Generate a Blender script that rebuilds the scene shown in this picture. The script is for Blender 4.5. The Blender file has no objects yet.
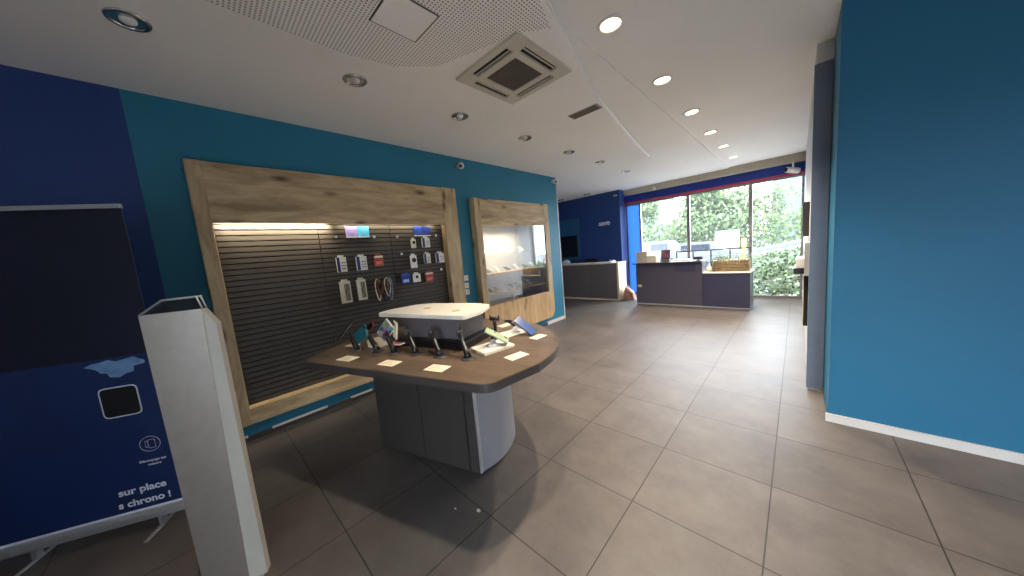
import bpy, bmesh, math, random
from mathutils import Vector, Matrix
random.seed(7)
SC = bpy.context.scene
COL = SC.collection
PI = math.pi

# ------------------------------------------------------------------ camera
cam_d = bpy.data.cameras.new('camera')
cam_d.sensor_width = 36.0
cam_d.sensor_fit = 'HORIZONTAL'
cam_d.lens = 299.887 / 1024 * 36.0
cam_d.clip_start = 0.02
cam_d.clip_end = 500
cam = bpy.data.objects.new('camera', cam_d)
COL.objects.link(cam)
def cam_matrix(yaw, p, r, h):
    cy, sy, cp, sp, cr, sr = math.cos(yaw), math.sin(yaw), math.cos(p), math.sin(p), math.cos(r), math.sin(r)
    f = Vector((sy * cp, cy * cp, -sp))
    rt = Vector((cy, -sy, 0))
    dn = f.cross(rt)
    R_ = rt * cr + dn * sr
    D_ = dn * cr - rt * sr
    m = Matrix.Identity(4)
    for i in range(3):
        m[i][0], m[i][1], m[i][2] = R_[i], -D_[i], -f[i]
    m[2][3] = h
    return m
cam.matrix_world = cam_matrix(-.766377, .116265, .0886147, 1.5268)
SC.camera = cam

# ------------------------------------------------------------------ world and exposure
SC.view_settings.view_transform = 'Standard'
SC.view_settings.look = 'None'
SC.view_settings.gamma = 1.0
SC.view_settings.use_curve_mapping = False
SC.view_settings.exposure = 1.36
SKY = 9.5
LAMP_W = 100.0
world = bpy.data.worlds.new('overcast_sky')
SC.world = world
world.use_nodes = True
wn, wl = world.node_tree.nodes, world.node_tree.links
wn.clear()
w_out = wn.new('ShaderNodeOutputWorld')
w_bg = wn.new('ShaderNodeBackground')
w_geo = wn.new('ShaderNodeTexCoord')
w_noise = wn.new('ShaderNodeTexNoise'); w_noise.inputs['Scale'].default_value = 3.0
w_ramp = wn.new('ShaderNodeValToRGB')
w_ramp.color_ramp.elements[0].color = (0.70, 0.84, 1.0, 1)
w_ramp.color_ramp.elements[1].color = (0.84, 0.92, 1.0, 1)
wl.new(w_geo.outputs['Generated'], w_noise.inputs['Vector'])
wl.new(w_noise.outputs['Fac'], w_ramp.inputs['Fac'])
wl.new(w_ramp.outputs['Color'], w_bg.inputs['Color'])
w_bg.inputs['Strength'].default_value = SKY
wl.new(w_bg.outputs[0], w_out.inputs[0])

# ------------------------------------------------------------------ materials
def lin(c):
    o = []
    for v in c:
        v = v / 255.0
        o.append(v / 12.92 if v <= .04045 else ((v + .055) / 1.055) ** 2.4)
    return tuple(o)
def new_mat(name):
    m = bpy.data.materials.new(name); m.use_nodes = True
    return m, m.node_tree.nodes, m.node_tree.links, m.node_tree.nodes['Principled BSDF']
def setb(b, rough=.5, metal=0.0, spec=.5, emit=None, es=0):
    b.inputs['Roughness'].default_value = rough
    b.inputs['Metallic'].default_value = metal
    b.inputs['Specular IOR Level'].default_value = spec
    if emit:
        b.inputs['Emission Color'].default_value = (*emit, 1)
        b.inputs['Emission Strength'].default_value = es
def mat(name, rgb, rough=.5, metal=0.0, spec=.5, var=.06, scale=6.0, bump=0.0, emit=None, es=0):
    """procedural: base colour modulated by a faint noise, optional bump"""
    m, n, l, b = new_mat(name)
    c = lin(rgb)
    tc = n.new('ShaderNodeTexCoord')
    nz = n.new('ShaderNodeTexNoise'); nz.inputs['Scale'].default_value = scale; nz.inputs['Detail'].default_value = 4
    rp = n.new('ShaderNodeValToRGB')
    rp.color_ramp.elements[0].position = .3; rp.color_ramp.elements[1].position = .7
    rp.color_ramp.elements[0].color = tuple(x * (1 - var) for x in c) + (1,)
    rp.color_ramp.elements[1].color = tuple(min(1, x * (1 + var)) for x in c) + (1,)
    l.new(tc.outputs['Object'], nz.inputs['Vector']); l.new(nz.outputs['Fac'], rp.inputs['Fac'])
    l.new(rp.outputs['Color'], b.inputs['Base Color'])
    setb(b, rough, metal, spec, emit, es)
    if bump:
        bp = n.new('ShaderNodeBump'); bp.inputs['Strength'].default_value = bump; bp.inputs['Distance'].default_value = .002
        n2 = n.new('ShaderNodeTexNoise'); n2.inputs['Scale'].default_value = scale * 12
        l.new(tc.outputs['Object'], n2.inputs['Vector'])
        l.new(n2.outputs['Fac'], bp.inputs['Height']); l.new(bp.outputs['Normal'], b.inputs['Normal'])
    return m
def wood(name, c1, c2, knot, axis='Y', rough=.55, scale=1.0):
    """planked timber print; grain runs along the axis"""
    m, n, l, b = new_mat(name)
    tc = n.new('ShaderNodeTexCoord'); mp = n.new('ShaderNodeMapping')
    s = [10.0, 10.0, 10.0]; s['XYZ'.index(axis)] = 1.7
    mp.inputs['Scale'].default_value = [v * scale for v in s]
    l.new(tc.outputs['Object'], mp.inputs['Vector'])
    nz = n.new('ShaderNodeTexNoise'); nz.inputs['Scale'].default_value = 1.0; nz.inputs['Detail'].default_value = 8
    nz.inputs['Roughness'].default_value = .65; nz.inputs['Distortion'].default_value = .6
    l.new(mp.outputs['Vector'], nz.inputs['Vector'])
    rp = n.new('ShaderNodeValToRGB')
    e = rp.color_ramp.elements
    e[0].position = .32; e[1].position = .68
    e[0].color = lin(c1) + (1,); e[1].color = lin(c2) + (1,)
    l.new(nz.outputs['Fac'], rp.inputs['Fac'])
    # knots and cloudy darker areas
    mp2 = n.new('ShaderNodeMapping'); s2 = [7.0, 7.0, 7.0]; s2['XYZ'.index(axis)] = 3.0
    mp2.inputs['Scale'].default_value = [v * scale for v in s2]
    l.new(tc.outputs['Object'], mp2.inputs['Vector'])
    vo = n.new('ShaderNodeTexVoronoi'); vo.inputs['Scale'].default_value = .8
    l.new(mp2.outputs['Vector'], vo.inputs['Vector'])
    kr = n.new('ShaderNodeValToRGB')
    kr.color_ramp.elements[0].position = .03; kr.color_ramp.elements[0].color = (1, 1, 1, 1)
    kr.color_ramp.elements[1].position = .24; kr.color_ramp.elements[1].color = (0, 0, 0, 1)
    l.new(vo.outputs['Distance'], kr.inputs['Fac'])
    mx = n.new('ShaderNodeMix'); mx.data_type = 'RGBA'
    l.new(kr.outputs['Color'], mx.inputs['Factor'])
    l.new(rp.outputs['Color'], mx.inputs[6]); mx.inputs[7].default_value = lin(knot) + (1,)
    l.new(mx.outputs[2], b.inputs['Base Color'])
    setb(b, rough, 0, .3)
    bp = n.new('ShaderNodeBump'); bp.inputs['Strength'].default_value = .25; bp.inputs['Distance'].default_value = .002
    l.new(nz.outputs['Fac'], bp.inputs['Height']); l.new(bp.outputs['Normal'], b.inputs['Normal'])
    return m
def glass_mat(name, tint=(1, 1, 1), gloss=.08, rough=.02, veil=0.0):
    m = bpy.data.materials.new(name); m.use_nodes = True
    n, l = m.node_tree.nodes, m.node_tree.links; n.clear()
    o = n.new('ShaderNodeOutputMaterial'); t = n.new('ShaderNodeBsdfTransparent'); g = n.new('ShaderNodeBsdfGlossy')
    t.inputs['Color'].default_value = (*tint, 1); g.inputs['Roughness'].default_value = rough
    lw = n.new('ShaderNodeLayerWeight'); lw.inputs['Blend'].default_value = .25
    ad = n.new('ShaderNodeMath'); ad.operation = 'MULTIPLY_ADD'; ad.inputs[1].default_value = .5; ad.inputs[2].default_value = gloss
    mx = n.new('ShaderNodeMixShader')
    l.new(lw.outputs['Fresnel'], ad.inputs[0]); l.new(ad.outputs[0], mx.inputs['Fac'])
    l.new(t.outputs[0], mx.inputs[1]); l.new(g.outputs[0], mx.inputs[2]); l.new(mx.outputs[0], o.inputs[0])
    if veil:                     # pale haze mixed into the pane to whiten the view outside
        d = n.new('ShaderNodeBsdfTranslucent'); m2 = n.new('ShaderNodeMixShader'); m2.inputs['Fac'].default_value = veil
        l.new(mx.outputs[0], m2.inputs[1]); l.new(d.outputs[0], m2.inputs[2]); l.new(m2.outputs[0], o.inputs[0])
    return m
def floor_mat():
    m, n, l, b = new_mat('stoneware_tile')
    tc = n.new('ShaderNodeTexCoord'); mp = n.new('ShaderNodeMapping')
    mp.inputs['Location'].default_value = (.0916 + 6.0, -2.186 + 6.0, 0)
    l.new(tc.outputs['Object'], mp.inputs['Vector'])
    br = n.new('ShaderNodeTexBrick'); br.offset = 0.0; br.squash = 1.0
    br.inputs['Scale'].default_value = 1.0; br.inputs['Brick Width'].default_value = .6; br.inputs['Row Height'].default_value = .6
    br.inputs['Mortar Size'].default_value = .0035; br.inputs['Mortar Smooth'].default_value = .1
    br.inputs['Color1'].default_value = (.92, .92, .92, 1); br.inputs['Color2'].default_value = (1.06, 1.06, 1.06, 1)
    br.inputs['Mortar'].default_value = (.30, .29, .28, 1)
    l.new(mp.outputs['Vector'], br.inputs['Vector'])
    nz = n.new('ShaderNodeTexNoise'); nz.inputs['Scale'].default_value = 2.2; nz.inputs['Detail'].default_value = 9; nz.inputs['Roughness'].default_value = .7
    l.new(tc.outputs['Object'], nz.inputs['Vector'])
    rp = n.new('ShaderNodeValToRGB')
    rp.color_ramp.elements[0].position = .3; rp.color_ramp.elements[0].color = lin(FLOOR_A) + (1,)
    rp.color_ramp.elements[1].position = .72; rp.color_ramp.elements[1].color = lin(FLOOR_B) + (1,)
    l.new(nz.outputs['Fac'], rp.inputs['Fac'])
    mx = n.new('ShaderNodeMix'); mx.data_type = 'RGBA'; mx.blend_type = 'MULTIPLY'; mx.inputs['Factor'].default_value = 1
    l.new(rp.outputs['Color'], mx.inputs[6]); l.new(br.outputs['Color'], mx.inputs[7])
    l.new(mx.outputs[2], b.inputs['Base Color'])
    rr = n.new('ShaderNodeMapRange'); rr.inputs[3].default_value = .38; rr.inputs[4].default_value = .54
    l.new(nz.outputs['Fac'], rr.inputs[0]); l.new(rr.outputs[0], b.inputs['Roughness'])
    b.inputs['Specular IOR Level'].default_value = .34
    bp = n.new('ShaderNodeBump'); bp.inputs['Strength'].default_value = .5; bp.inputs['Distance'].default_value = .003; bp.invert = True
    l.new(br.outputs['Fac'], bp.inputs['Height']); l.new(bp.outputs['Normal'], b.inputs['Normal'])
    return m
def perforated_mat():
    m, n, l, b = new_mat('perforated_board')
    tc = n.new('ShaderNodeTexCoord')
    sp = n.new('ShaderNodeSeparateXYZ'); l.new(tc.outputs['Object'], sp.inputs[0])
    sq = []
    for a in ('X', 'Y'):
        d = n.new('ShaderNodeMath'); d.operation = 'DIVIDE'; d.inputs[1].default_value = .021
        fr = n.new('ShaderNodeMath'); fr.operation = 'FRACT'; sb = n.new('ShaderNodeMath'); sb.operation = 'SUBTRACT'; sb.inputs[1].default_value = .5
        ml = n.new('ShaderNodeMath'); ml.operation = 'POWER'; ml.inputs[1].default_value = 2
        ab = n.new('ShaderNodeMath'); ab.operation = 'ABSOLUTE'
        l.new(sp.outputs[a], d.inputs[0]); l.new(d.outputs[0], fr.inputs[0]); l.new(fr.outputs[0], sb.inputs[0])
        l.new(sb.outputs[0], ab.inputs[0]); l.new(ab.outputs[0], ml.inputs[0]); sq.append(ml)
    ad = n.new('ShaderNodeMath'); ad.operation = 'ADD'; l.new(sq[0].outputs[0], ad.inputs[0]); l.new(sq[1].outputs[0], ad.inputs[1])
    ls = n.new('ShaderNodeMath'); ls.operation = 'LESS_THAN'; ls.inputs[1].default_value = .26 ** 2; l.new(ad.outputs[0], ls.inputs[0])
    mx = n.new('ShaderNodeMix'); mx.data_type = 'RGBA'
    l.new(ls.outputs[0], mx.inputs['Factor']); mx.inputs[6].default_value = lin(CEIL) + (1,); mx.inputs[7].default_value = lin((138, 133, 128)) + (1,)
    l.new(mx.outputs[2], b.inputs['Base Color']); setb(b, .9)
    return m
def leaf_mat(name, rgb, trans=.35):
    m = mat(name, rgb, .6, var=.25, scale=3)
    n, l = m.node_tree.nodes, m.node_tree.links
    tr = n.new('ShaderNodeBsdfTranslucent'); tr.inputs['Color'].default_value = lin(rgb) + (1,)
    mx = n.new('ShaderNodeMixShader'); mx.inputs['Fac'].default_value = .5
    l.new(n['Principled BSDF'].outputs[0], mx.inputs[1]); l.new(tr.outputs[0], mx.inputs[2])
    l.new(mx.outputs[0], n['Material Output'].inputs[0])
    return m

FLOOR_A, FLOOR_B = (80, 74, 71), (108, 102, 98)
CEIL = (246, 242, 237)
M = {}
M['floor'] = floor_mat()
M['ceiling'] = mat('ceiling_paint', CEIL, .9, var=.02, scale=1.5)
M['perforated'] = perforated_mat()
M['teal'] = mat('teal_paint', (28, 114, 142), .6, var=.04, scale=1.5, bump=.08)
M['navy'] = mat('navy_paint', (26, 58, 120), .6, var=.04, scale=1.5)
M['white_wall'] = mat('white_wall_paint', (215, 216, 218), .7, var=.03)
M['white'] = mat('white_plastic', (228, 226, 220), .4, var=.02)
M['white_gloss'] = mat('white_lacquer', (232, 228, 216), .3, var=.02)
M['baseboard'] = mat('baseboard_paint', (205, 202, 198), .5, var=.04)
M['oak'] = wood('oak_horizontal_grain', (146, 122, 90), (206, 182, 144), (86, 64, 44), 'Y')
M['oak_v'] = wood('oak_upright_grain', (148, 124, 92), (206, 182, 144), (92, 68, 46), 'Z')
M['oak_pale'] = wood('pale_oak_upright_grain', (172, 138, 98), (216, 184, 140), (120, 88, 58), 'Z')
M['walnut'] = wood('brown_worktop_grain', (78, 66, 56), (110, 93, 76), (62, 50, 42), 'X', rough=.38)
M['edge'] = mat('grey_edge_band', (72, 66, 63), .4)
M['edge_light'] = mat('grey_slat', (150, 142, 140), .5)
M['slat'] = mat('charcoal_slatwall', (68, 63, 59), .45, var=.08)
M['groove'] = mat('slatwall_groove', (16, 15, 15), .8)
M['laminate'] = mat('grey_laminate', (64, 59, 57), .45, var=.03)
M['silver'] = mat('silver_laminate', (150, 150, 156), .35, metal=.25, var=.03)
M['steel'] = mat('brushed_steel', (156, 148, 141), .36, metal=.7, var=.05, scale=20)
M['chrome'] = mat('chrome', (205, 205, 205), .12, metal=1.0, var=.01)
M['black'] = mat('black_plastic', (20, 20, 22), .35, var=.05)
M['dark_grey'] = mat('dark_grey_plastic', (58, 58, 62), .4)
M['paper'] = mat('card_paper', (236, 226, 200), .7, var=.02)
M['counter'] = mat('slate_counter_laminate', (72, 68, 80), .35, var=.05)
M['counter_dark'] = mat('indigo_counter_laminate', (54, 54, 76), .3, var=.05)
M['counter_brown'] = mat('taupe_counter_laminate', (96, 86, 84), .4, var=.05)
M['maple'] = mat('maple_panel', (214, 194, 158), .4, var=.05)
M['alu'] = mat('grey_window_frame', (140, 132, 134), .35, metal=.4)
M['beam'] = mat('beige_bulkhead_paint', (176, 168, 152), .8, var=.03)
M['red'] = mat('red_trim_paint', (196, 60, 84), .5)
M['royal'] = mat('royal_blue_paint', (22, 50, 140), .5)
M['glass'] = glass_mat('clear_glass', (.97, .98, .98), .04, veil=.012)
M['case_glass'] = glass_mat('display_case_glass', (.96, .97, .97), .10)
M['blue_film'] = None
M['banner'] = mat('navy_banner_print', (16, 42, 96), .45, var=.12, scale=2.0)
M['banner_top'] = mat('dark_banner_print', (8, 16, 42), .45, var=.3, scale=2.0)
M['glow_print'] = mat('pale_blue_print', (120, 160, 205), .5, var=.3, scale=14)
M['print_white'] = mat('white_print', (225, 232, 245), .5, var=.01)
M['alu_light'] = mat('satin_aluminium', (190, 192, 196), .35, metal=.6)
M['lamp_on'] = mat('lit_lamp', (255, 236, 200), .5, emit=(1.0, .80, .50), es=5.0)
M['led'] = mat('led_strip', (255, 240, 200), .5, emit=(1.0, .86, .55), es=6.0)
M['grille'] = mat('dark_grille', (118, 108, 100), .7)
M['slot'] = mat('dark_slot', (22, 20, 18), .8)
M['ac_white'] = mat('ivory_unit_plastic', (206, 200, 184), .5, var=.02)
M['concrete'] = mat('pavement_concrete', (96, 95, 92), .85, var=.08, scale=2)
M['asphalt'] = mat('asphalt', (60, 60, 63), .9, var=.1, scale=3)

def blue_film():
    m = bpy.data.materials.new('translucent_blue_film'); m.use_nodes = True
    n, l = m.node_tree.nodes, m.node_tree.links; n.clear()
    o = n.new('ShaderNodeOutputMaterial'); t = n.new('ShaderNodeBsdfTranslucent'); g = n.new('ShaderNodeBsdfTransparent')
    t.inputs['Color'].default_value = (.10, .20, .38, 1); g.inputs['Color'].default_value = (.06, .12, .34, 1)
    mx = n.new('ShaderNodeMixShader'); mx.inputs['Fac'].default_value = .06
    l.new(t.outputs[0], mx.inputs[1]); l.new(g.outputs[0], mx.inputs[2]); l.new(mx.outputs[0], o.inputs[0])
    return m
M['blue_film'] = blue_film()

# ------------------------------------------------------------------ mesh helpers (world coordinates)
class MB:
    def __init__(s): s.bm = bmesh.new(); s.mi = 0
    def _f(s, vs):
        try:
            f = s.bm.faces.new(vs); f.material_index = s.mi; return f
        except ValueError: return None
    def box(s, x0, x1, y0, y1, z0, z1, mtx=None, bev=0):
        b = bmesh.new()
        vs = [b.verts.new((x, y, z)) for x in (x0, x1) for y in (y0, y1) for z in (z0, z1)]
        for q in ((0,1,3,2),(4,6,7,5),(0,4,5,1),(2,3,7,6),(0,2,6,4),(1,5,7,3)): b.faces.new([vs[i] for i in q])
        if bev: bmesh.ops.bevel(b, geom=b.edges[:], offset=bev, segments=2, affect='EDGES', profile=.5)
        s._merge(b, mtx); return s
    def _merge(s, b, mtx=None):
        if mtx is not None: bmesh.ops.transform(b, matrix=mtx, verts=b.verts[:])
        mp = {}
        for v in b.verts: mp[v] = s.bm.verts.new(v.co)
        for f in b.faces:
            g = s.bm.faces.new([mp[v] for v in f.verts]); g.material_index = s.mi; g.smooth = f.smooth
        b.free()
    def prism(s, pts, z0, z1, mtx=None, bev=0, smooth=False):
        b = bmesh.new()
        lo = [b.verts.new((p[0], p[1], z0)) for p in pts]; hi = [b.verts.new((p[0], p[1], z1)) for p in pts]
        n = len(pts)
        b.faces.new(lo[::-1]); b.faces.new(hi)
        for i in range(n):
            f = b.faces.new((lo[i], lo[(i+1) % n], hi[(i+1) % n], hi[i])); f.smooth = smooth
        bmesh.ops.recalc_face_normals(b, faces=b.faces[:])
        if bev:
            ed = [e for e in b.edges if abs(e.verts[0].co.z - e.verts[1].co.z) < 1e-6]
            bmesh.ops.bevel(b, geom=ed, offset=bev, segments=2, affect='EDGES')
        s._merge(b, mtx); return s
    def tube(s, pts, r, seg=10, closed=False):
        """round bar through the points; r a number or one per point"""
        pts = [Vector(p) for p in pts]; n = len(pts)
        rs = r if isinstance(r, (list, tuple)) else [r] * n
        rings = []; up = Vector((0, 0, 1))
        for i, p in enumerate(pts):
            a = pts[(i - 1) % n] if (closed or i > 0) else p
            c = pts[(i + 1) % n] if (closed or i < n - 1) else p
            d = (c - a).normalized()
            u = d.cross(up)
            if u.length < 1e-3: u = d.cross(Vector((1, 0, 0)))
            u.normalize(); w = d.cross(u)
            rings.append([s.bm.verts.new(p + (u * math.cos(2*PI*k/seg) + w * math.sin(2*PI*k/seg)) * rs[i]) for k in range(seg)])
        for i in range(n if closed else n - 1):
            A, B = rings[i], rings[(i + 1) % n]
            for k in range(seg):
                f = s._f((A[k], A[(k+1) % seg], B[(k+1) % seg], B[k]))
                if f: f.smooth = True
        if not closed: s._f(rings[0][::-1]); s._f(rings[-1])
        return s
    def lathe(s, prof, mtx=None, seg=24):
        """profile of (radius, z) turned about Z"""
        b = bmesh.new(); rings = []
        for r, z in prof:
            if r < 1e-5: rings.append([b.verts.new((0, 0, z))])
            else: rings.append([b.verts.new((r*math.cos(2*PI*k/seg), r*math.sin(2*PI*k/seg), z)) for k in range(seg)])
        for A, B in zip(rings, rings[1:]):
            for k in range(seg):
                k2 = (k + 1) % seg
                if len(A) == 1 and len(B) == 1: continue
                if len(A) == 1: f = b.faces.new((A[0], B[k2], B[k]))
                elif len(B) == 1: f = b.faces.new((A[k], A[k2], B[0]))
                else: f = b.faces.new((A[k], A[k2], B[k2], B[k]))
                f.smooth = True
        bmesh.ops.recalc_face_normals(b, faces=b.faces[:])
        s._merge(b, mtx); return s
    def hexa(s, c8):
        """box from eight corners: four low (ring) then four high"""
        v = [s.bm.verts.new(c) for c in c8]
        for q in ((3,2,1,0),(4,5,6,7),(0,1,5,4),(1,2,6,5),(2,3,7,6),(3,0,4,7)): s._f([v[i] for i in q])
        return s
XF = {}
def obj(name, mb, m, parent=None):
    bm = mb.bm
    if parent is not None: bmesh.ops.transform(bm, matrix=XF[parent.name].inverted(), verts=bm.verts[:])
    bmesh.ops.recalc_face_normals(bm, faces=bm.faces[:])
    me = bpy.data.meshes.new(name); bm.to_mesh(me); bm.free()
    for k in (m if isinstance(m, (list, tuple)) else [m]): me.materials.append(k)
    o = bpy.data.objects.new(name, me); COL.objects.link(o)
    if parent is not None:
        o.parent = parent; XF[o.name] = XF[parent.name]
    else: XF[o.name] = Matrix.Identity(4)
    return o
def tag(o, label=None, cat=None, group=None, kind=None):
    if label: o['label'] = label
    if cat: o['category'] = cat
    if group: o['group'] = group
    if kind: o['kind'] = kind
    return o
def thing(name, label, cat, loc=(0, 0, 0), rz=0, group=None):
    o = bpy.data.objects.new(name, None); COL.objects.link(o)
    o.location = loc; o.rotation_euler = (0, 0, rz); o.empty_display_size = .1
    XF[o.name] = Matrix.Translation(loc) @ Matrix.Rotation(rz, 4, 'Z')
    return tag(o, label, cat, group)
def solo(name, mb, m, label, cat, loc=(0, 0, 0), rz=0, group=None, kind=None):
    """a thing that is one mesh, its origin at loc"""
    T = Matrix.Translation(loc) @ Matrix.Rotation(rz, 4, 'Z')
    bmesh.ops.transform(mb.bm, matrix=T.inverted(), verts=mb.bm.verts[:])
    bmesh.ops.recalc_face_normals(mb.bm, faces=mb.bm.faces[:])
    me = bpy.data.meshes.new(name); mb.bm.to_mesh(me); mb.bm.free()
    for k in (m if isinstance(m, (list, tuple)) else [m]): me.materials.append(k)
    o = bpy.data.objects.new(name, me); COL.objects.link(o); o.location = loc; o.rotation_euler = (0, 0, rz); XF[o.name] = T
    return tag(o, label, cat, group, kind)
def struct(name, mb, m, parent=None):
    o = obj(name, mb, m, parent)
    if parent is None: o['kind'] = 'structure'
    return o
def dup(root, loc, rz=None, label=None, group=None):
    r = root.copy(); COL.objects.link(r); r.location = loc
    if rz is not None: r.rotation_euler = (0, 0, rz)
    if label: r['label'] = label
    if group: r['group'] = group
    for ch in list(root.children):
        c = ch.copy(); COL.objects.link(c); c.parent = r
        for g in list(ch.children):
            d = g.copy(); COL.objects.link(d); d.parent = c
    return r
def text_part(name, body, size, m, parent, M_local, bold=.0, depth=.002, align='RIGHT'):
    cu = bpy.data.curves.new(name, 'FONT'); cu.body = body; cu.size = size; cu.extrude = depth; cu.bevel_depth = bold; cu.bevel_resolution = 0
    cu.align_x = align
    t = bpy.data.objects.new(name + '_source', cu); COL.objects.link(t)
    bpy.context.view_layer.update()
    me = bpy.data.meshes.new_from_object(t)
    bpy.data.objects.remove(t)
    me.transform(M_local); me.materials.clear(); me.materials.append(m)
    o = bpy.data.objects.new(name, me); COL.objects.link(o)
    if parent is not None: o.parent = parent
    return o

H = 1.5268
def cz(x, y, z, ref=2.99):
    k = (z - H) / (ref - H)
    return (x * k, y * k)
def catmull(P, n=6):
    out = []; N = len(P)
    for i in range(N):
        p0, p1, p2, p3 = [Vector(P[(i + j - 1) % N]) for j in range(4)]
        for k in range(n):
            t = k / n
            out.append(.5 * ((2*p1) + (p2 - p0)*t + (2*p0 - 5*p1 + 4*p2 - p3)*t*t + (3*p1 - p0 - 3*p2 + p3)*t**3))
    return [(v.x, v.y) for v in out]

def open_cat(P, n=8):
    out = []
    for i in range(len(P) - 1):
        p0 = P[max(i-1, 0)]; p1 = P[i]; p2 = P[i+1]; p3 = P[min(i+2, len(P)-1)]
        for k in range(n):
            t = k / n
            v = .5 * ((2*p1) + (p2 - p0)*t + (2*p0 - 5*p1 + 4*p2 - p3)*t*t + (3*p1 - p0 - 3*p2 + p3)*t**3)
            out.append((v.x, v.y))
    out.append((P[-1].x, P[-1].y)); return out

# ================================================================== the setting
XW = -3.70           # face of the long teal wall
YW = 8.93            # plane of the shop window
struct('floor', MB().box(-7.2, 3.2, -3.2, YW + .02, -.12, 0), M['floor'])
cl = MB()
cl.box(-7.2, -1.16, -3.2, 9.1, 3.0, 3.15)
cl.box(-1.16, 3.2, -3.2, 9.1, 3.02, 3.15)
struct('ceiling', cl, M['ceiling'])
ZI = 2.95
left = [(-2.33, -3.1), (-2.33, .2), (-2.335, .9), (-2.33, 1.5), (-2.30, 1.95), (-2.19, 2.55), (-2.05, 3.3), (-1.96, 4.0), (-1.95, 4.8), (-2.03, 5.9)]
right = [(-1.97, 5.9), (-1.80, 4.8), (-1.69, 4.136), (-1.58, 3.5), (-1.50, 3.061), (-1.38, 2.6), (-1.284, 2.239), (-1.178, 1.872), (-1.109, 1.65), (-1.02, 1.2), (-.95, .6), (-.93, -.2), (-.93, -3.1)]
isl = [cz(x, y, ZI) for x, y in left + right]
struct('trim_1', MB().prism(isl, ZI, 3.0), M['ceiling'])
edge_pts = open_cat([Vector(cz(x, y, ZI)) for x, y in right[:-1]], 6)
struct('trim_7', MB().tube([(x + .004, y, 2.969) for x, y in edge_pts], [.019 - .009 * i / (len(edge_pts) - 1) for i in range(len(edge_pts))], 8), mat('highlight_bead', (244, 242, 238), .25, var=.01))  # bead added along the step to give it a bright highlight
pf = [(-2.30, -3.0), (-2.30, .9), (-2.22, 1.25), (-2.02, 1.50), (-1.70, 1.62), (-1.40, 1.72), (-1.22, 1.86), (-1.13, 1.62), (-1.05, 1.2), (-.98, .6), (-.96, -.2), (-.96, -3.0)]
struct('trim_2', MB().prism([cz(x, y, ZI - .003) for x, y in pf], ZI - .004, ZI), M['perforated'])

# left wall with the niche for the glazed showcase
wl_ = MB()
NY0, NY1, NZ0, NZ1 = 3.10, 4.88, .60, 2.08
wl_.box(-4.3, XW, -.19, NY0, 0, 3.0).box(-4.3, XW, NY1, 5.44, 0, 3.0).box(-4.3, XW, NY0, NY1, 0, NZ0).box(-4.3, XW, NY0, NY1, NZ1, 3.0).box(-4.3, -4.06, NY0, NY1, NZ0, NZ1)
struct('wall_left', wl_, M['teal'])
struct('wall_left_end', MB().box(-4.3, XW + .002, -3.2, -.19, 0, 3.0), M['navy'])
struct('wall_alcove_side', MB().box(-7.2, -6.6, 5.2, 8.5, 0, 3.0), M['navy'])
struct('wall_alcove_front', MB().box(-7.2, -4.3, 5.2, 5.44, 0, 3.0), M['white_wall'])
struct('wall_back', MB().box(-7.2, -3.62, 8.36, 8.70, 0, 3.0), M['navy'])
struct('wall_back_return', MB().box(-3.95, -3.70, 8.70, 9.1, 0, 3.0), M['navy'])
struct('wall_right', MB().box(.19, 3.2, 3.24, 3.812, 0, 3.02), mat('blue_teal_paint', (16, 102, 138), .6, var=.04, scale=1.5, bump=.08))
struct('wall_right_far', MB().box(.088, .6, 3.812, 9.1, 0, 3.02), M['white_wall'])
struct('wall_right_near', MB().box(2.3, 3.2, -3.2, 3.24, 0, 3.02), M['white_wall'])
fr = MB()
fr.box(-7.2, .5, -2.4, -2.2, 0, 3.1).box(2.3, 3.2, -2.4, -2.2, 0, 3.1).box(.5, 2.3, -2.4, -2.2, 2.0, 3.1)
struct('wall_front', fr, M['white_wall'])  # unseen wall, its opening placed and sized to steer the daylight
# baseboards
struct('baseboard_left', MB().box(XW, XW + .010, -.19, 4.80, 0, .045), mat('dark_tile_skirting', (58, 52, 50), .5, var=.2))
struct('baseboard_left_white', MB().box(XW, XW + .012, 4.80, 5.44, 0, .065), M['baseboard'])
for ya, yb in ((.03, .12), (.30, .78), (1.02, 1.26)):
    struct('baseboard_left_worn', MB().box(XW, XW + .013, ya, yb, .036, .056), M['baseboard'])
struct('baseboard_right', MB().box(.178, 2.3, 3.226, 3.24, 0, .065), M['baseboard'])
struct('trim_3', MB().box(XW - .02, XW + .006, 5.43, 5.455, 0, 3.0), M['baseboard'])
# bulkhead over the window
struct('trim_4', MB().box(-3.72, .088, 8.66, 9.1, 2.86, 3.02), M['beam'])
struct('trim_5', MB().box(-3.70, .088, 8.86, 9.0, 2.672, 2.86), M['royal'])
struct('trim_6', MB().box(-3.70, .088, 8.87, 8.99, 2.63, 2.672), M['red'])

# window: three panes and a film-covered light, mullions between
def bars(lst):
    m_ = MB()
    for a in lst: m_.box(*a)
    return m_
WX = [-3.66, -3.27, -2.06, -.80, .06]
w = struct('window_1', bars([(-3.70, .088, 8.90, 8.96, 2.58, 2.63), (-3.70, .088, 8.90, 8.96, 0, .04)]
                            + [(x - (.032 if i in (2, 3) else .02), x + (.032 if i in (2, 3) else .02), 8.89, 8.97, .04, 2.58) for i, x in enumerate(WX)]), M['alu'])
for i in range(1, 4):
    struct('window_pane', MB().box(WX[i] + .03, WX[i+1] - .03, 8.925, 8.931, .04, 2.58), M['glass'], w)
struct('window_film', MB().box(WX[0] + .02, WX[1] - .02, 8.925, 8.931, .04, 2.58), M['blue_film'], w)

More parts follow.
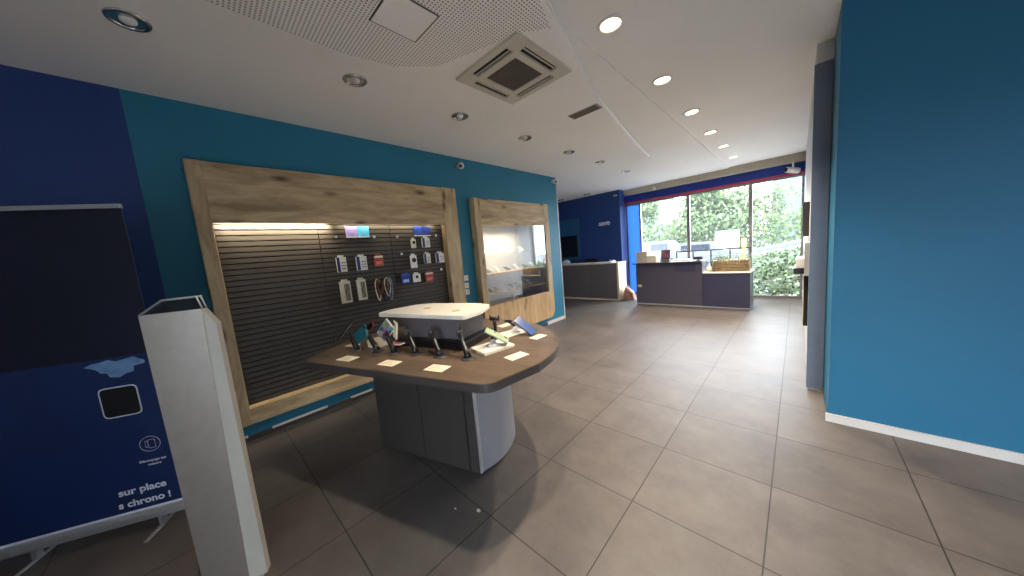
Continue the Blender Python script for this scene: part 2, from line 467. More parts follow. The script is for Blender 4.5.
# white partition end beside the teal pier
pe = MB().box(.076, .188, 3.795, 3.835, .03, 2.86, bev=.004)
solo('wall_panel', pe, mat('grey_panel', (112, 126, 148), .5), 'tall pale grey upright panel beside the teal pier at the right', 'panel', (.13, 3.815, 0))

# ================================================================== ceiling fittings
def downlight(loc, lit, label):
    t = thing('ceiling_downlight', label, 'ceiling light', loc, 0, 'lit recessed downlights' if lit else 'unlit recessed downlights')
    x, y, z = loc; T = Matrix.Translation(loc)
    obj('trim_ring', MB().lathe([(.066, -.001), (.068, -.010), (.078, -.012), (.088, -.007), (.090, 0), (.066, 0)], T, 32), M['chrome' if not lit else 'white'], t)
    if lit:
        obj('lens', MB().lathe([(0, -.006), (.050, -.007), (.068, -.003)], T, 32), M['lamp_on'], t)
    else:
        obj('reflector', MB().lathe([(.068, -.004), (.045, -.002), (.02, -.001), (0, -.001)], T, 32), M['chrome'], t)
        obj('bulb', MB().lathe([(.034, -.002), (.034, -.008), (.022, -.018), (0, -.022)], T, 20), M['white'], t)
    return t
def lamp_light(t):
    ld = bpy.data.lights.new('lamp_beam', 'SPOT'); ld.shadow_soft_size = .04; ld.energy = LAMP_W
    ld.color = (1.0, .84, .66); ld.spot_size = math.radians(110); ld.spot_blend = .6
    lo = bpy.data.objects.new('lamp_beam', ld); COL.objects.link(lo); lo.location = (0, 0, -.02); lo.parent = t
ordn = ['nearest', 'second', 'third', 'fourth', 'fifth', 'sixth', 'seventh', 'eighth']
ys = [2.15, 3.22, 4.29, 5.35, 6.37, 7.46]
D0 = None
for i, y in enumerate(ys):
    x, y2 = cz(-.937, y, 3.02)
    lb = 'lit round ceiling downlight, %s of the glowing row counting away from the viewer' % ordn[i]
    if D0 is None: D0 = downlight((x, y2, 3.02), True, lb); lamp_light(D0); d = D0
    else: d = dup(D0, (x, y2, 3.02), label=lb)
for k, y in enumerate((1.09,)):
    x, y2 = cz(-.937, y, 3.02)
    d = dup(D0, (x, y2, 3.02), label='lit round ceiling downlight over the island table, above the picture edge')
    d['group'] = 'lit recessed downlights'
U0 = None
for i, (x, y) in enumerate([(-2.71, -.05), (-2.564, 1.088), (-2.583, 2.132), (-2.597, 3.189), (-2.587, 4.219), (-2.581, 5.219), (-2.596, 6.382)]):
    x, y = cz(x, y, 3.0)
    lb = 'unlit chrome ceiling downlight, %s of the row along the teal wall' % ordn[i]
    if U0 is None: U0 = downlight((x, y, 3.0), False, lb)
    else: dup(U0, (x, y, 3.0), label=lb)
for x, y, w_ in ((-5.3, 8.0, 'left'), (-4.4, 8.0, 'right')):
    dup(U0, (x, y, 3.0), label='unlit ceiling downlight before the navy alcove wall, %s of two' % w_)

# air conditioning cassette
ax0, ay0 = cz(-2.087, 1.732, 2.93); ax1, ay1 = cz(-1.40, 2.395, 2.93)
acx, acy = (ax0 + ax1) / 2, (ay0 + ay1) / 2; hw = (ax1 - ax0) / 2; hh = (ay1 - ay0) / 2
ac = thing('air_conditioner', 'square ivory ceiling cassette air conditioner with dark centre grille', 'air conditioner', (acx, acy, ZI))
pm = MB()
T = Matrix.Translation((acx, acy, 0))
g = .40 * (2 * hw)             # half side of the inner ring
def ring(m_, a, b_, z0, z1, cx=acx, cy=acy):
    m_.box(cx - a, cx + a, cy - a, cy - b_, z0, z1).box(cx - a, cx + a, cy + b_, cy + a, z0, z1)
    m_.box(cx - a, cx - b_, cy - b_, cy + b_, z0, z1).box(cx + b_, cx + a, cy - b_, cy + b_, z0, z1)
A_ = hw; 
pm.box(acx - A_ + .03, acx + A_ - .03, acy - A_ + .03, acy + A_ - .03, ZI - .006, ZI)
ring(pm, A_, A_ * .86, ZI - .022, ZI)
ring(pm, A_ * .67, A_ * .50, ZI - .026, ZI)
for sx in (-1, 1):
    for sy in (-1, 1):
        x0, x1 = sorted((acx + sx * A_ * .58, acx + sx * A_ * .87)); y0, y1 = sorted((acy + sy * A_ * .58, acy + sy * A_ * .87))
        pm.box(x0, x1, y0, y1, ZI - .023, ZI)
obj('panel', pm, M['ac_white'], ac)
gm = MB().box(acx - A_ * .5, acx + A_ * .5, acy - A_ * .5, acy + A_ * .5, ZI - .012, ZI - .007)
for k in range(15):
    q = acy - A_ * .48 + k * A_ * .96 / 14
    gm.box(acx - A_ * .49, acx + A_ * .49, q - .003, q + .003, ZI - .020, ZI - .012)
obj('grille', gm, M['grille'], ac)
for (dx, dy) in ((1, 0), (-1, 0), (0, 1), (0, -1)):
    c0 = A_ * .765; hl, ht = A_ * .57, A_ * .092
    cx_, cy_ = acx + dx * c0, acy + dy * c0
    if dx: bx = (cx_ - ht, cx_ + ht, cy_ - hl, cy_ + hl)
    else: bx = (cx_ - hl, cx_ + hl, cy_ - ht, cy_ + ht)
    sl = obj('air_slot', MB().box(*bx, ZI - .010, ZI - .006), M['slot'], ac)
    if dx: bx = (cx_ + ht * .1, cx_ + ht * .42, cy_ - hl * .96, cy_ + hl * .96)
    else: bx = (cx_ - hl * .96, cx_ + hl * .96, cy_ + ht * .1, cy_ + ht * .42)
    obj('louvre', MB().box(*bx, ZI - .019, ZI - .013), M['ac_white'], sl)
# access hatch
hx0, hy0 = cz(-1.885, .935, ZI); hx1, hy1 = cz(-1.60, 1.235, ZI)
hb = MB().box(hx0, hx1, hy0, hy1, ZI - .008, ZI - .003)
ht_ = thing('access_hatch', 'plain square access hatch set in the perforated ceiling', 'hatch', ((hx0 + hx1) / 2, (hy0 + hy1) / 2, ZI - .004))
obj('panel', MB().box(hx0 + .006, hx1 - .006, hy0 + .006, hy1 - .006, ZI - .010, ZI - .004), M['ceiling'], ht_)
rm = MB(); cxh, cyh = (hx0 + hx1) / 2, (hy0 + hy1) / 2
for bx in ((hx0 - .004, hx1 + .004, hy0 - .004, hy0 + .004), (hx0 - .004, hx1 + .004, hy1 - .004, hy1 + .004), (hx0 - .004, hx0 + .004, hy0, hy1), (hx1 - .004, hx1 + .004, hy0, hy1)):
    rm.box(*bx, ZI - .007, ZI - .004)
obj('frame', rm, M['dark_grey'], ht_)
# small vent
vx, vy = cz(-1.72, 3.18, ZI)
vt = thing('ceiling_vent', 'small rectangular slatted air vent in the ceiling beyond the air conditioner', 'vent', (vx, vy, ZI))
obj('frame', MB().box(vx - .17, vx + .17, vy - .065, vy + .065, ZI - .006, ZI), M['edge_light'], vt)
for k in range(5):
    q = vy - .048 + k * .024
    obj('slat', MB().box(vx - .15, vx + .15, q - .006, q + .006, ZI - .012, ZI - .006), M['grille'], vt)
# sensors and cameras
def dome(loc, label, wall_dir, r=.045, name='security_camera', cat='camera', dark=False):
    t = thing(name, label, cat, loc)
    x, y, z = loc; dx, dy = wall_dir
    obj('mount', MB().tube([(x, y, z), (x + dx * .05, y + dy * .05, z)], .028, 14), M['white'], t)
    T = Matrix.Translation((x + dx * .085, y + dy * .085, z - .01))
    prof = [(r * math.sin(a * PI / 10), -r * math.cos(a * PI / 10)) for a in range(11)]
    obj('housing', MB().lathe(prof, T, 20), M['white'] if not dark else M['dark_grey'], t)
    q = Vector((.4, -.9, -.25)) if dy or dark else Vector((.75, -.6, -.3)); q.normalize()
    c = Vector((x + dx * .085, y + dy * .085, z - .01)) + q * r * .93
    rot = q.to_track_quat('Z', 'Y').to_matrix().to_4x4()
    obj('lens', MB().lathe([(0, r * .28), (r * .3, r * .2), (r * .42, 0), (r * .42, -.012)], Matrix.Translation(c) @ rot, 14), M['black'] if not dark else M['white'], t)
    return t
dome((XW, 2.90, 2.87), 'white round sensor ball on the teal wall above the gap between both wooden frames', (1, 0), .05, 'motion_sensor', 'sensor')
dome((XW, 5.30, 2.90), 'white security camera at the far top corner of the teal wall', (1, 0), .05)
dome((-3.72, 8.36, 2.86), 'small dark security camera high on the right corner of the navy wall', (0, -1), .045, dark=True)
dome((-2.78, 8.66, 2.89), 'small white camera on the bulkhead above the window left side', (0, -1), .035)
hc = thing('hanging_camera', 'white bullet camera hanging at the right end of the window head', 'camera', (-.10, 8.70, 2.86))
obj('mount', MB().tube([(-.10, 8.70, 2.86), (-.10, 8.70, 2.72)], .018, 10), M['white'], hc)
obj('body', MB().tube([(-.20, 8.62, 2.72), (-.02, 8.76, 2.68)], .055, 14), M['white'], hc)
obj('lens', MB().tube([(-.215, 8.61, 2.723), (-.20, 8.62, 2.72)], .04, 14), M['black'], hc)
for i, (z, w_) in enumerate(((1.205, 'top'), (1.09, 'middle'), (.99, 'bottom'))):
    t = thing('wall_socket', 'white square wall socket between the wooden frames, %s of three' % w_, 'socket', (XW, 2.84, z), 0, 'wall sockets between the frames')
    obj('plate', MB().box(XW, XW + .010, 2.80, 2.88, z - .04, z + .04, bev=.003), M['white'], t)
    obj('outlet', MB().tube([(XW + .010, 2.84, z), (XW + .013, 2.84, z)], .022, 18), M['baseboard'], t)

# ================================================================== big wooden frame with slatwall
wf = thing('slatwall_display', 'large rustic oak frame around a charcoal slatwall on the teal wall', 'display wall', (XW, 1.4, .18))
F0, F1 = XW, -3.58
obj('header', MB().box(-3.612, F1, .16, 2.49, 2.0, 2.505, bev=.006).box(F0, -3.612, .16, 2.49, 2.05, 2.50), M['oak'], wf)
obj('bottom_rail', MB().box(F0, F1, .16, 2.49, .185, .335, bev=.006), M['oak'], wf)
obj('side_post', MB().box(F0, F1 + .004, .062, .163, .185, 2.51, bev=.01), M['oak_v'], wf)
obj('side_post', MB().box(F0, F1 + .004, 2.485, 2.722, .185, 2.51, bev=.01), M['oak_v'], wf)
bk = MB().box(XW, -3.692, .16, 2.49, .335, 2.05)
obj('backing', bk, M['groove'], wf)
z = .338; k = 0
sm = MB()
while z < 2.03:
    for (a, c) in ((.165, .945), (.951, 1.72), (1.726, 2.482)):
        sm.box(-3.692, -3.668, a, c, z, min(z + .039, 2.048))
    z += .0505
obj('slat_panel', sm, M['slat'], wf)
obj('led_strip', MB().box(-3.635, -3.616, .20, 2.45, 2.042, 2.050), M['led'], wf)
def strip_light(parent, loc, ly, e, tilt=.35):
    ld = bpy.data.lights.new('strip_light', 'AREA'); ld.shape = 'RECTANGLE'; ld.size = .012; ld.size_y = ly; ld.energy = e; ld.spread = math.radians(100); ld.color = (1, .84, .56)
    lo = bpy.data.objects.new('strip_light', ld); COL.objects.link(lo); lo.parent = parent
    p = XF[parent.name].inverted() @ Vector(loc); lo.location = p; lo.rotation_euler = (0, -tilt, 0)
    lo.rotation_euler = (0, tilt, 0)
strip_light(wf, (-3.628, .62, 2.038), .85, 7.0, .65)
strip_light(wf, (-3.628, 1.75, 2.038), 1.2, 1.2, .65)

# goods on the slatwall
XB = -3.668
def hook(y, z, label):
    t = thing('display_hook', label, 'hook', (XB, y, z), 0, 'bare display hooks on the slatwall')
    obj('prong', MB().tube([(XB, y, z), (XB + .09, y, z), (XB + .105, y, z + .012)], .0028, 6), M['chrome'], t)
    obj('price_tip', MB().box(XB + .10, XB + .106, y - .014, y + .014, z - .010, z + .018), M['white'], t)
hooks = [(1.080, 1.855, 'leftmost of the upper row'), (1.269, 1.851, 'under the pale purple sign'), (1.482, 1.846, 'right of the cyan sign'), (1.762, 1.846, 'upper row at the middle of the wall'), (2.312, 1.847, 'upper row at the right post'), (1.790, 1.630, 'left of the white phone case pack'), (2.335, 1.385, 'lowest one by the right post')]
for y, z, s_ in hooks: hook(y, z, 'bare metal display hook on the slatwall, ' + s_)
def sign(y0, y1, z0, z1, rgb, label):
    m1 = mat('sign_print', rgb, .4, var=.35, scale=9)
    t = thing('header_sign', label, 'sign', (XB, (y0 + y1) / 2, z0), 0, 'small signs at the top of the slatwall')
    obj('card', MB().box(XB + .004, XB + .010, y0, y1, z0, z1), m1, t)
    obj('holder', MB().box(XB, XB + .014, y0, y1, z0 - .006, z0 + .003), M['white'], t)
sign(1.215, 1.340, 1.862, 1.985, (150, 140, 210), 'pale purple sign card at the top of the slatwall')
sign(1.343, 1.470, 1.862, 1.985, (80, 170, 220), 'cyan sign card at the top of the slatwall')
sign(2.045, 2.155, 1.862, 1.985, (30, 60, 150), 'dark blue sign card upper right of slatwall, left of two')
sign(2.160, 2.290, 1.862, 1.985, (26, 44, 120), 'dark blue sign card upper right of slatwall, right of two')
def pack(y0, y1, z0, z1, kind, label):
    y0 += .02 * 0; X0 = XB + .045
    t = thing('accessory_pack', label, 'accessory', (X0, (y0 + y1) / 2, z0), 0, 'accessory packs hanging on the slatwall')
    yc = (y0 + y1) / 2
    base = {'wb': (226, 224, 216), 'w': (232, 230, 222), 'r': (164, 72, 62), 'b': (36, 66, 150), 'wr': (232, 230, 226), 'tall': (214, 208, 184)}[kind]
    bm_ = mat('pack_card_' + kind, base, .45, var=.08, scale=20)
    obj('box', MB().box(X0, X0 + .03, y0, y1, z0, z1 - .012, bev=.003), bm_, t)
    obj('hang_tab', MB().box(X0 + .012, X0 + .016, yc - (y1 - y0) * .3, yc + (y1 - y0) * .3, z1 - .014, z1 + .010), bm_, t)
    obj('hanger', MB().tube([(XB, yc, z1 + .002), (X0 + .06, yc, z1 + .002), (X0 + .068, yc, z1 + .010)], .0025, 6), M['chrome'], t)
    h = z1 - z0
    f = X0 + .0305
    if kind == 'wb':
        obj('blue_panel', MB().box(f - .001, f + .0012, y0 + .001, y0 + (y1 - y0) * .30, z0 + .002, z1 - .014), mat('blue_print', (30, 50, 130), .4), t)
        for q in range(3):
            obj('text_bar', MB().box(f - .001, f + .0012, y0 + (y1 - y0) * .42, y1 - .01, z0 + h * (.2 + .18 * q), z0 + h * (.24 + .18 * q)), M['dark_grey'], t)
    elif kind == 'w':
        obj('picture', MB().prism([(math.cos(a * PI / 8) * h * .17, math.sin(a * PI / 8) * h * .17) for a in range(16)], 0, .0015,
            Matrix.Translation((f, yc, z0 + h * .58)) @ Matrix.Rotation(PI / 2, 4, 'Y')), M['black'], t)
    elif kind in ('r', 'b'):
        obj('picture', MB().box(f - .001, f + .0012, y0 + (y1 - y0) * .15, y1 - (y1 - y0) * .2, z0 + h * .15, z0 + h * .42),
            mat('pack_picture_' + kind, (216, 120, 90) if kind == 'r' else (190, 205, 235), .4), t)
        obj('header', MB().box(f - .001, f + .0012, y0 + .002, y1 - .002, z1 - h * .26, z1 - .014), M['paper'] if kind == 'r' else mat('cobalt_print', (40, 90, 190), .4), t)
    elif kind == 'tall':
        obj('window', MB().box(f - .001, f + .0012, y0 + (y1 - y0) * .38, y1 - (y1 - y0) * .12, z0 + h * .1, z0 + h * .84), mat('pack_window', (150, 140, 118), .2), t)
        pts = []
        for a in range(26):
            u = a / 25; pts.append((f + .004, y0 + (y1 - y0) * (.62 + .14 * math.sin(u * 9.5)), z0 + h * (.14 + .66 * u)))
        obj('cable', MB().tube(pts, .004, 6), M['dark_grey'], t)
packs = [(1.060,1.157,1.482,1.655,'wb','white and blue accessory pack, first of the middle row on the slatwall'),
 (1.262,1.374,1.480,1.650,'wb','white and blue accessory pack beside the red one, middle row'),
 (1.460,1.566,1.509,1.644,'r','red and orange accessory pack in the middle row of the slatwall'),
 (1.959,2.018,1.699,1.823,'w','narrow white rounded pack just under the dark blue signs'),
 (2.113,2.225,1.701,1.838,'wb','white and blue pack in the top row beside the right post'),
 (1.918,2.001,1.444,1.619,'w','white phone case pack with a black round picture'),
 (2.115,2.207,1.487,1.628,'wb','white pack right of the phone case pack with black picture'),
 (2.296,2.425,1.481,1.625,'wb','white and blue pack nearest the right wooden post'),
 (1.761,1.879,1.257,1.387,'b','blue accessory pack in the lowest right row'),
 (1.920,2.025,1.258,1.376,'w','small white pack between the blue and the red lower packs'),
 (2.100,2.217,1.240,1.376,'r','red accessory pack in the lowest right row'),
 (1.056,1.163,1.139,1.390,'tall','tall cream cable pack, left of two in the bottom row'),
 (1.230,1.327,1.144,1.390,'tall','tall cream cable pack, right of two in the bottom row')]
for p in packs: pack(*p)
# bundle of lanyards
ln = thing('lanyard_bundle', 'bundle of cream, red and dark looped straps hanging in the bottom row', 'strap', (XB, 1.54, 1.06))
obj('hanger', MB().tube([(XB, 1.48, 1.36), (XB + .1, 1.48, 1.36), (XB + .11, 1.48, 1.372)], .003, 6), M['chrome'], ln)
obj('hanger', MB().tube([(XB, 1.59, 1.36), (XB + .1, 1.59, 1.36), (XB + .11, 1.59, 1.372)], .003, 6), M['chrome'], ln)
for i, (yc, wd, dz, c) in enumerate(((1.475, .030, .26, (214, 200, 168)), (1.50, .028, .20, (150, 70, 60)), (1.53, .034, .28, (40, 42, 60)), (1.575, .034, .22, (205, 190, 160)), (1.60, .026, .27, (120, 130, 150)))):
    mm = mat('strap_fabric', c, .8)
    pts = []
    for a in range(21):
        u = a / 20 * 2 * PI
        pts.append((XB + .035 + i * .012, yc + wd * math.sin(u) * (1.0 + .3 * math.cos(u)), 1.36 - dz * (1 - math.cos(u)) / 2))
    obj('strap', MB().tube(pts[:-1], .0075, 6, closed=True), mm, ln)

# ================================================================== glazed showcase
gc = thing('showcase', 'tall oak wall showcase with glazed front and lit phone shelves', 'display cabinet', (XW, 4.0, .17))
obj('header', MB().box(XW, F1, 3.17, 4.79, 2.0, 2.405, bev=.006), M['oak'], gc)
# lower panel with a rounded far corner
r_ = .16
poly = [(3.17, .71), (4.79, .685)] + [(4.79, .70)] 
lp = MB()
pts = [(3.05, .17)] + [(4.93 - r_ + r_ * math.cos(a), .17 + r_ - r_ * math.sin(a)) for a in [PI/2 * (1 - k / 8) for k in range(9)]] + [(4.93, .70), (3.05, .70)]
lp.prism([(p[0], p[1]) for p in pts], 0, F1 - XW, Matrix(((0, 0, 1, XW), (1, 0, 0, 0), (0, 1, 0, 0), (0, 0, 0, 1))))
obj('lower_panel', lp, M['oak_pale'], gc)
obj('side_post', MB().box(XW, F1 + .004, 3.046, 3.172, .70, 2.41, bev=.008), M['oak_v'], gc)
obj('side_post', MB().box(XW, F1 + .004, 4.785, 4.93, .70, 2.41, bev=.008), M['oak_v'], gc)
M['case_back'] = mat('case_lining', (176, 180, 186), .35, var=.02)
M['case_side'] = mat('case_lining_blue', (70, 84, 150), .3, var=.05)
lb_ = MB().box(-4.05, -4.03, 3.12, 4.86, .62, 2.06).box(-4.03, XW, 3.12, 3.14, .62, 2.06).box(-4.03, XW, 3.12, 4.86, .62, .64).box(-4.03, XW, 3.12, 4.86, 2.04, 2.06).box(-4.03, XW, 4.84, 4.86, .62, 2.06)
obj('lining', lb_, M['case_back'], gc)
S1, S2, S3 = 1.535, 1.215, .885
obj('glass_shelf', MB().box(-4.02, -3.66, 3.15, 4.83, S1 - .010, S1), M['case_glass'], gc)
for s_ in (S2, S3):
    obj('wood_shelf', MB().box(-4.02, -3.64, 3.15, 4.83, s_ - .028, s_, bev=.003), M['oak_pale'], gc)
dr = obj('glass_door', MB().box(-3.612, -3.606, 3.175, 3.975, .705, 1.995), M['case_glass'], gc)
obj('lock', MB().tube([(-3.606, 3.93, 1.3), (-3.596, 3.93, 1.3)], .010, 12), M['chrome'], dr)
dr = obj('glass_door', MB().box(-3.600, -3.594, 3.965, 4.783, .705, 1.995), M['case_glass'], gc)
obj('led_strip', MB().box(-3.70, -3.66, 3.2, 4.2, 2.030, 2.038), M['led'], gc)
strip_light(gc, (-3.74, 3.75, 2.025), 1.2, 5.0, .4)

# phones: one build, then copies
def phone_on_easel(loc, label, screen, cat='phone', group=None, w=.078, h=.15, tilt=1.02, rz=0, name='smartphone', body='white'):
    """a handset lying on a small slanted plastic easel; easel foot at loc"""
    t = thing(name, label, cat, loc, rz, group)
    T0 = XF[t.name]
    R = Matrix.Rotation(tilt, 4, 'X')
    mt = T0 @ Matrix.Translation((0, -.02, .012)) @ R
    obj('body', MB().box(-w/2, w/2, 0, h, 0, .009, mtx=mt, bev=.003), M[body], t)
    obj('screen', MB().box(-w/2 + .005, w/2 - .005, .008, h - .008, .009, .0100, mtx=mt), screen, t)
    obj('easel', MB().box(-w/2 * .7, w/2 * .7, -.03, .09, 0, .008, mtx=T0).box(-.012, .012, .04, .052, .005, h * math.sin(tilt) * .72, mtx=T0), M['white'], t)
    return t
scr_w = mat('pale_screen', (214, 222, 230), .15)
scr_b = mat('dark_screen', (26, 28, 34), .12)
scr_c, n_, l_, b_ = new_mat('colour_screen')
v_ = n_.new('ShaderNodeTexVoronoi'); v_.inputs['Scale'].default_value = 28
h_ = n_.new('ShaderNodeHueSaturation'); h_.inputs['Saturation'].default_value = .75; h_.inputs['Value'].default_value = .6
t_ = n_.new('ShaderNodeTexCoord'); l_.new(t_.outputs['Object'], v_.inputs['Vector']); l_.new(v_.outputs['Color'], h_.inputs['Color'])
l_.new(h_.outputs['Color'], b_.inputs['Base Color']); setb(b_, .15)
RZ = PI / 2 - .18
grp = 'phones on the showcase shelves'
P1 = phone_on_easel((-3.78, 3.38, S1), 'x', scr_w, tilt=.55, rz=RZ, group=grp)
P1['label'] = 'pale handset on the upper glass shelf, leftmost in the showcase'
for y, w_ in ((3.68, 'second from the left'), (3.98, 'third from the left'), (4.30, 'fourth from the left')):
    dup(P1, (-3.78, y, S1), label='pale handset on the upper glass shelf, ' + w_)
P2 = phone_on_easel((-3.78, 3.62, S2), 'pale slanted handset on the upper wooden shelf, at its left', scr_w, tilt=.6, rz=RZ, group=grp, body='white')
dup(P2, (-3.78, 4.12, S2), label='pale slanted handset on the upper wooden shelf, at its middle')
dup(P2, (-3.78, 4.58, S2), label='pale slanted handset on the upper wooden shelf, at its right')
P3 = phone_on_easel((-3.76, 3.40, S2), 'black handset on the upper wooden shelf, leftmost', scr_b, tilt=.35, rz=RZ, group=grp, body='black')
dup(P3, (-3.76, 3.86, S2), label='black handset on the upper wooden shelf between two pale handsets, left pair')
dup(P3, (-3.76, 4.36, S2), label='black handset on the upper wooden shelf between two pale handsets, right pair')
for y, w_ in ((3.38, 'leftmost'), (3.55, 'second from the left'), (3.94, 'behind the pale ones at the middle'), (4.08, 'right of the middle')):
    dup(P3, (-3.76, y, S3), label='black handset on the lower wooden shelf, ' + w_)
for y, w_ in ((3.73, 'left one'), (4.24, 'middle one'), (4.42, 'right one')):
    dup(P2, (-3.77, y, S3), label='pale handset on the lower wooden shelf, ' + w_)
dc = solo('card_tray', MB().box(-3.95, -3.66, 4.15, 4.72, .64, .70, bev=.006), M['black'], 'flat black tray on the bottom of the showcase', 'tray', (-3.8, 4.4, .64))

# ================================================================== island table
EU, EV = Vector((.954, .30, 0)).normalized(), Vector((-.30, .954, 0)).normalized()
def uvw(u, v): 
    p = EU * u + EV * v; return (p.x, p.y)
TM = Matrix.Rotation(math.atan2(.30, .954), 4, 'Z')        # u,v plane to world
TZ = .90
isl_t = thing('display_table', 'boat-shaped island table with brown top and silver grey base', 'display table', (*uvw(-1.6, 1.9), 0), math.atan2(.30, .954))
rc = .06
half = [(-.62, 1.50), (-.60, 1.72), (-.65, 1.95), (-.80, 2.20), (-1.08, 2.42), (-1.51, 2.50), (-1.94, 2.42), (-2.22, 2.20), (-2.37, 1.95), (-2.42, 1.72), (-2.39, 1.50)]
cur = [Vector((a, b_)) for a, b_ in half]
outline = open_cat(cur)
def fillet(a, c, b_, r, n=6):
    a, c, b_ = Vector(a), Vector(c), Vector(b_)
    d1 = (a - c).normalized(); d2 = (b_ - c).normalized()
    p1, p2 = c + d1 * r, c + d2 * r
    return [tuple((1-t)**2 * p1 + 2*(1-t)*t * c + t*t * p2) for t in [k / n for k in range(n + 1)]]
top_poly = outline + fillet(outline[-1], (-2.27, 1.165), (-.80, 1.165), .05) + fillet((-2.27, 1.165), (-.765, 1.175), outline[0], .07)
def inset(poly, d):
    c = Vector((sum(p[0] for p in poly) / len(poly), sum(p[1] for p in poly) / len(poly)))
    return [tuple(Vector(p) + (c - Vector(p)).normalized() * d) for p in poly]
obj('tabletop', MB().prism(top_poly, TZ - .005, TZ, TM, bev=.002), M['walnut'], isl_t)
obj('edge_band', MB().prism(inset(top_poly, -.001), TZ - .048, TZ - .005, TM), M['edge'], isl_t)
# base: front with two doors, curved silver sides
side_r = [(-1.145, 1.585), (-1.095, 1.70), (-1.072, 1.82), (-1.085, 1.97), (-1.14, 2.12), (-1.28, 2.28), (-1.46, 2.36), (-1.63, 2.38)]
side_l = [(-2 * 1.63 - u, v) for u, v in side_r]
bp_ = open_cat([Vector(p) for p in side_r], 5)
bl_ = open_cat([Vector(p) for p in side_l], 5)
base_poly = bp_ + bl_[::-1]
ZB = TZ - .048
obj('plinth', MB().prism(inset(base_poly, .03), 0, .03, TM), M['black'], isl_t)
obj('base_shell', MB().prism(inset(base_poly, .004), .03, ZB, TM), M['silver'], isl_t)
def fpanel(u0, u1, v0, v1, z0, z1, m, name):
    return obj(name, MB().box(u0, u1, v0, v1, z0, z1, mtx=TM, bev=.002), m, isl_t)
fpanel(-2.115, -2.002, 1.575, 1.60, .03, ZB, M['laminate'], 'corner_panel')
fpanel(-1.228, -1.150, 1.575, 1.60, .03, ZB, M['laminate'], 'corner_panel')
fpanel(-1.998, -1.640, 1.570, 1.60, .03, ZB, M['laminate'], 'door')
fpanel(-1.634, -1.232, 1.570, 1.60, .03, ZB, M['laminate'], 'door')
fpanel(-1.152, -1.140, 1.572, 1.60, .03, ZB, M['alu_light'], 'corner_strip')

# riser on the table
rs = thing('counter_riser', 'raised shelf with cream top and grey box on the island table', 'shelf', (*uvw(-1.5, 1.8), TZ), math.atan2(.30, .954))
tp = [(-2.00, 1.61), (-1.15, 1.57), (-1.12, 1.74), (-1.18, 1.97), (-1.34, 2.02), (-1.82, 2.03), (-1.94, 1.96), (-2.02, 1.74)]
def round_poly(P, r):
    out = []
    for i in range(len(P)): out += fillet(P[i-1], P[i], P[(i+1) % len(P)], r, 4)
    return out
obj('shelf_top', MB().prism(round_poly(tp, .03), 1.121, 1.150, TM, bev=.003), M['white_gloss'], rs)
obj('box', MB().box(-1.79, -1.25, 1.66, 1.96, TZ + .055, 1.121, mtx=TM, bev=.004), mat('riser_grey', (104, 100, 103), .45), rs)
obj('plinth', MB().box(-1.83, -1.19, 1.60, 2.00, TZ, TZ + .055, mtx=TM, bev=.006), M['black'], rs)
for (u, v) in ((-1.66, 1.80), (-1.32, 1.72)):
    T = TM @ Matrix.Translation((u, v, 1.150))
    obj('cable_grommet', MB().lathe([(.030, 0), (.030, .003), (.022, .004), (.020, .001), (0, .001)], T, 20), M['oak_pale'], rs)

# display arms along the front
def arm(base, head, label, split=True, k=1.0):
    bx, by = base; hx, hy, hz = head
    t = thing('phone_stand', label, 'display stand', (bx, by, TZ), 0, 'black display arms on the island table')
    T = Matrix.Translation((bx, by, TZ))
    obj('base_disc', MB().lathe([(0, 0), (.046, 0), (.046, .003), (.036, .008), (.014, .012), (0, .012)], T, 24), M['dark_grey'], t)
    b0 = Vector((bx, by, TZ + .008)); h0 = Vector((hx, hy, hz))
    d = h0 - b0
    pts = [b0, b0 + d * .3 + Vector((0, 0, -.004)), b0 + d * .65, h0]
    obj('arm', MB().tube(pts, [.021, .018, .016, .017], 12), M['black'], t)
    hd = obj('head', MB().lathe([(0, -.016), (.020, -.014), (.024, 0), (.020, .014), (0, .016)], Matrix.Translation(h0) @ Matrix.Rotation(1.1, 4, 'Y'), 16), M['dark_grey'], t)
    e = d.normalized()
    n = Vector((-e.z, 0, e.x)); n.normalize()
    for s_ in (-1, 1):
        a = h0 + e * .010; q = a + n * .034 * s_
        obj('claw', MB().tube([a, q, q + e * .018], .005, 6), M['black'], hd)
    return t
bases = [(-2.399, .756), (-2.221, .838), (-2.040, .882), (-1.877, .956), (-1.670, 1.013), (-1.467, 1.082)]
heads = [(-2.50, .745, 1.020), (-2.36, .825, 1.025), (-2.10, .860, 1.022), (-1.985, .965, 1.036), (-1.80, 1.040, 1.034), (-1.605, 1.130, 1.036)]
al = ['first from the left, under the dark phone', 'second from the left, beside the turquoise tablet', 'third from the left, under the colourful phone',
      'fourth from the left, before the riser', 'fifth from the left, with empty clip', 'nearest the front corner, with empty clip']
for b_, h_, l_ in zip(bases, heads, al): arm(b_, h_, 'slanted black display arm on the table front, ' + l_)
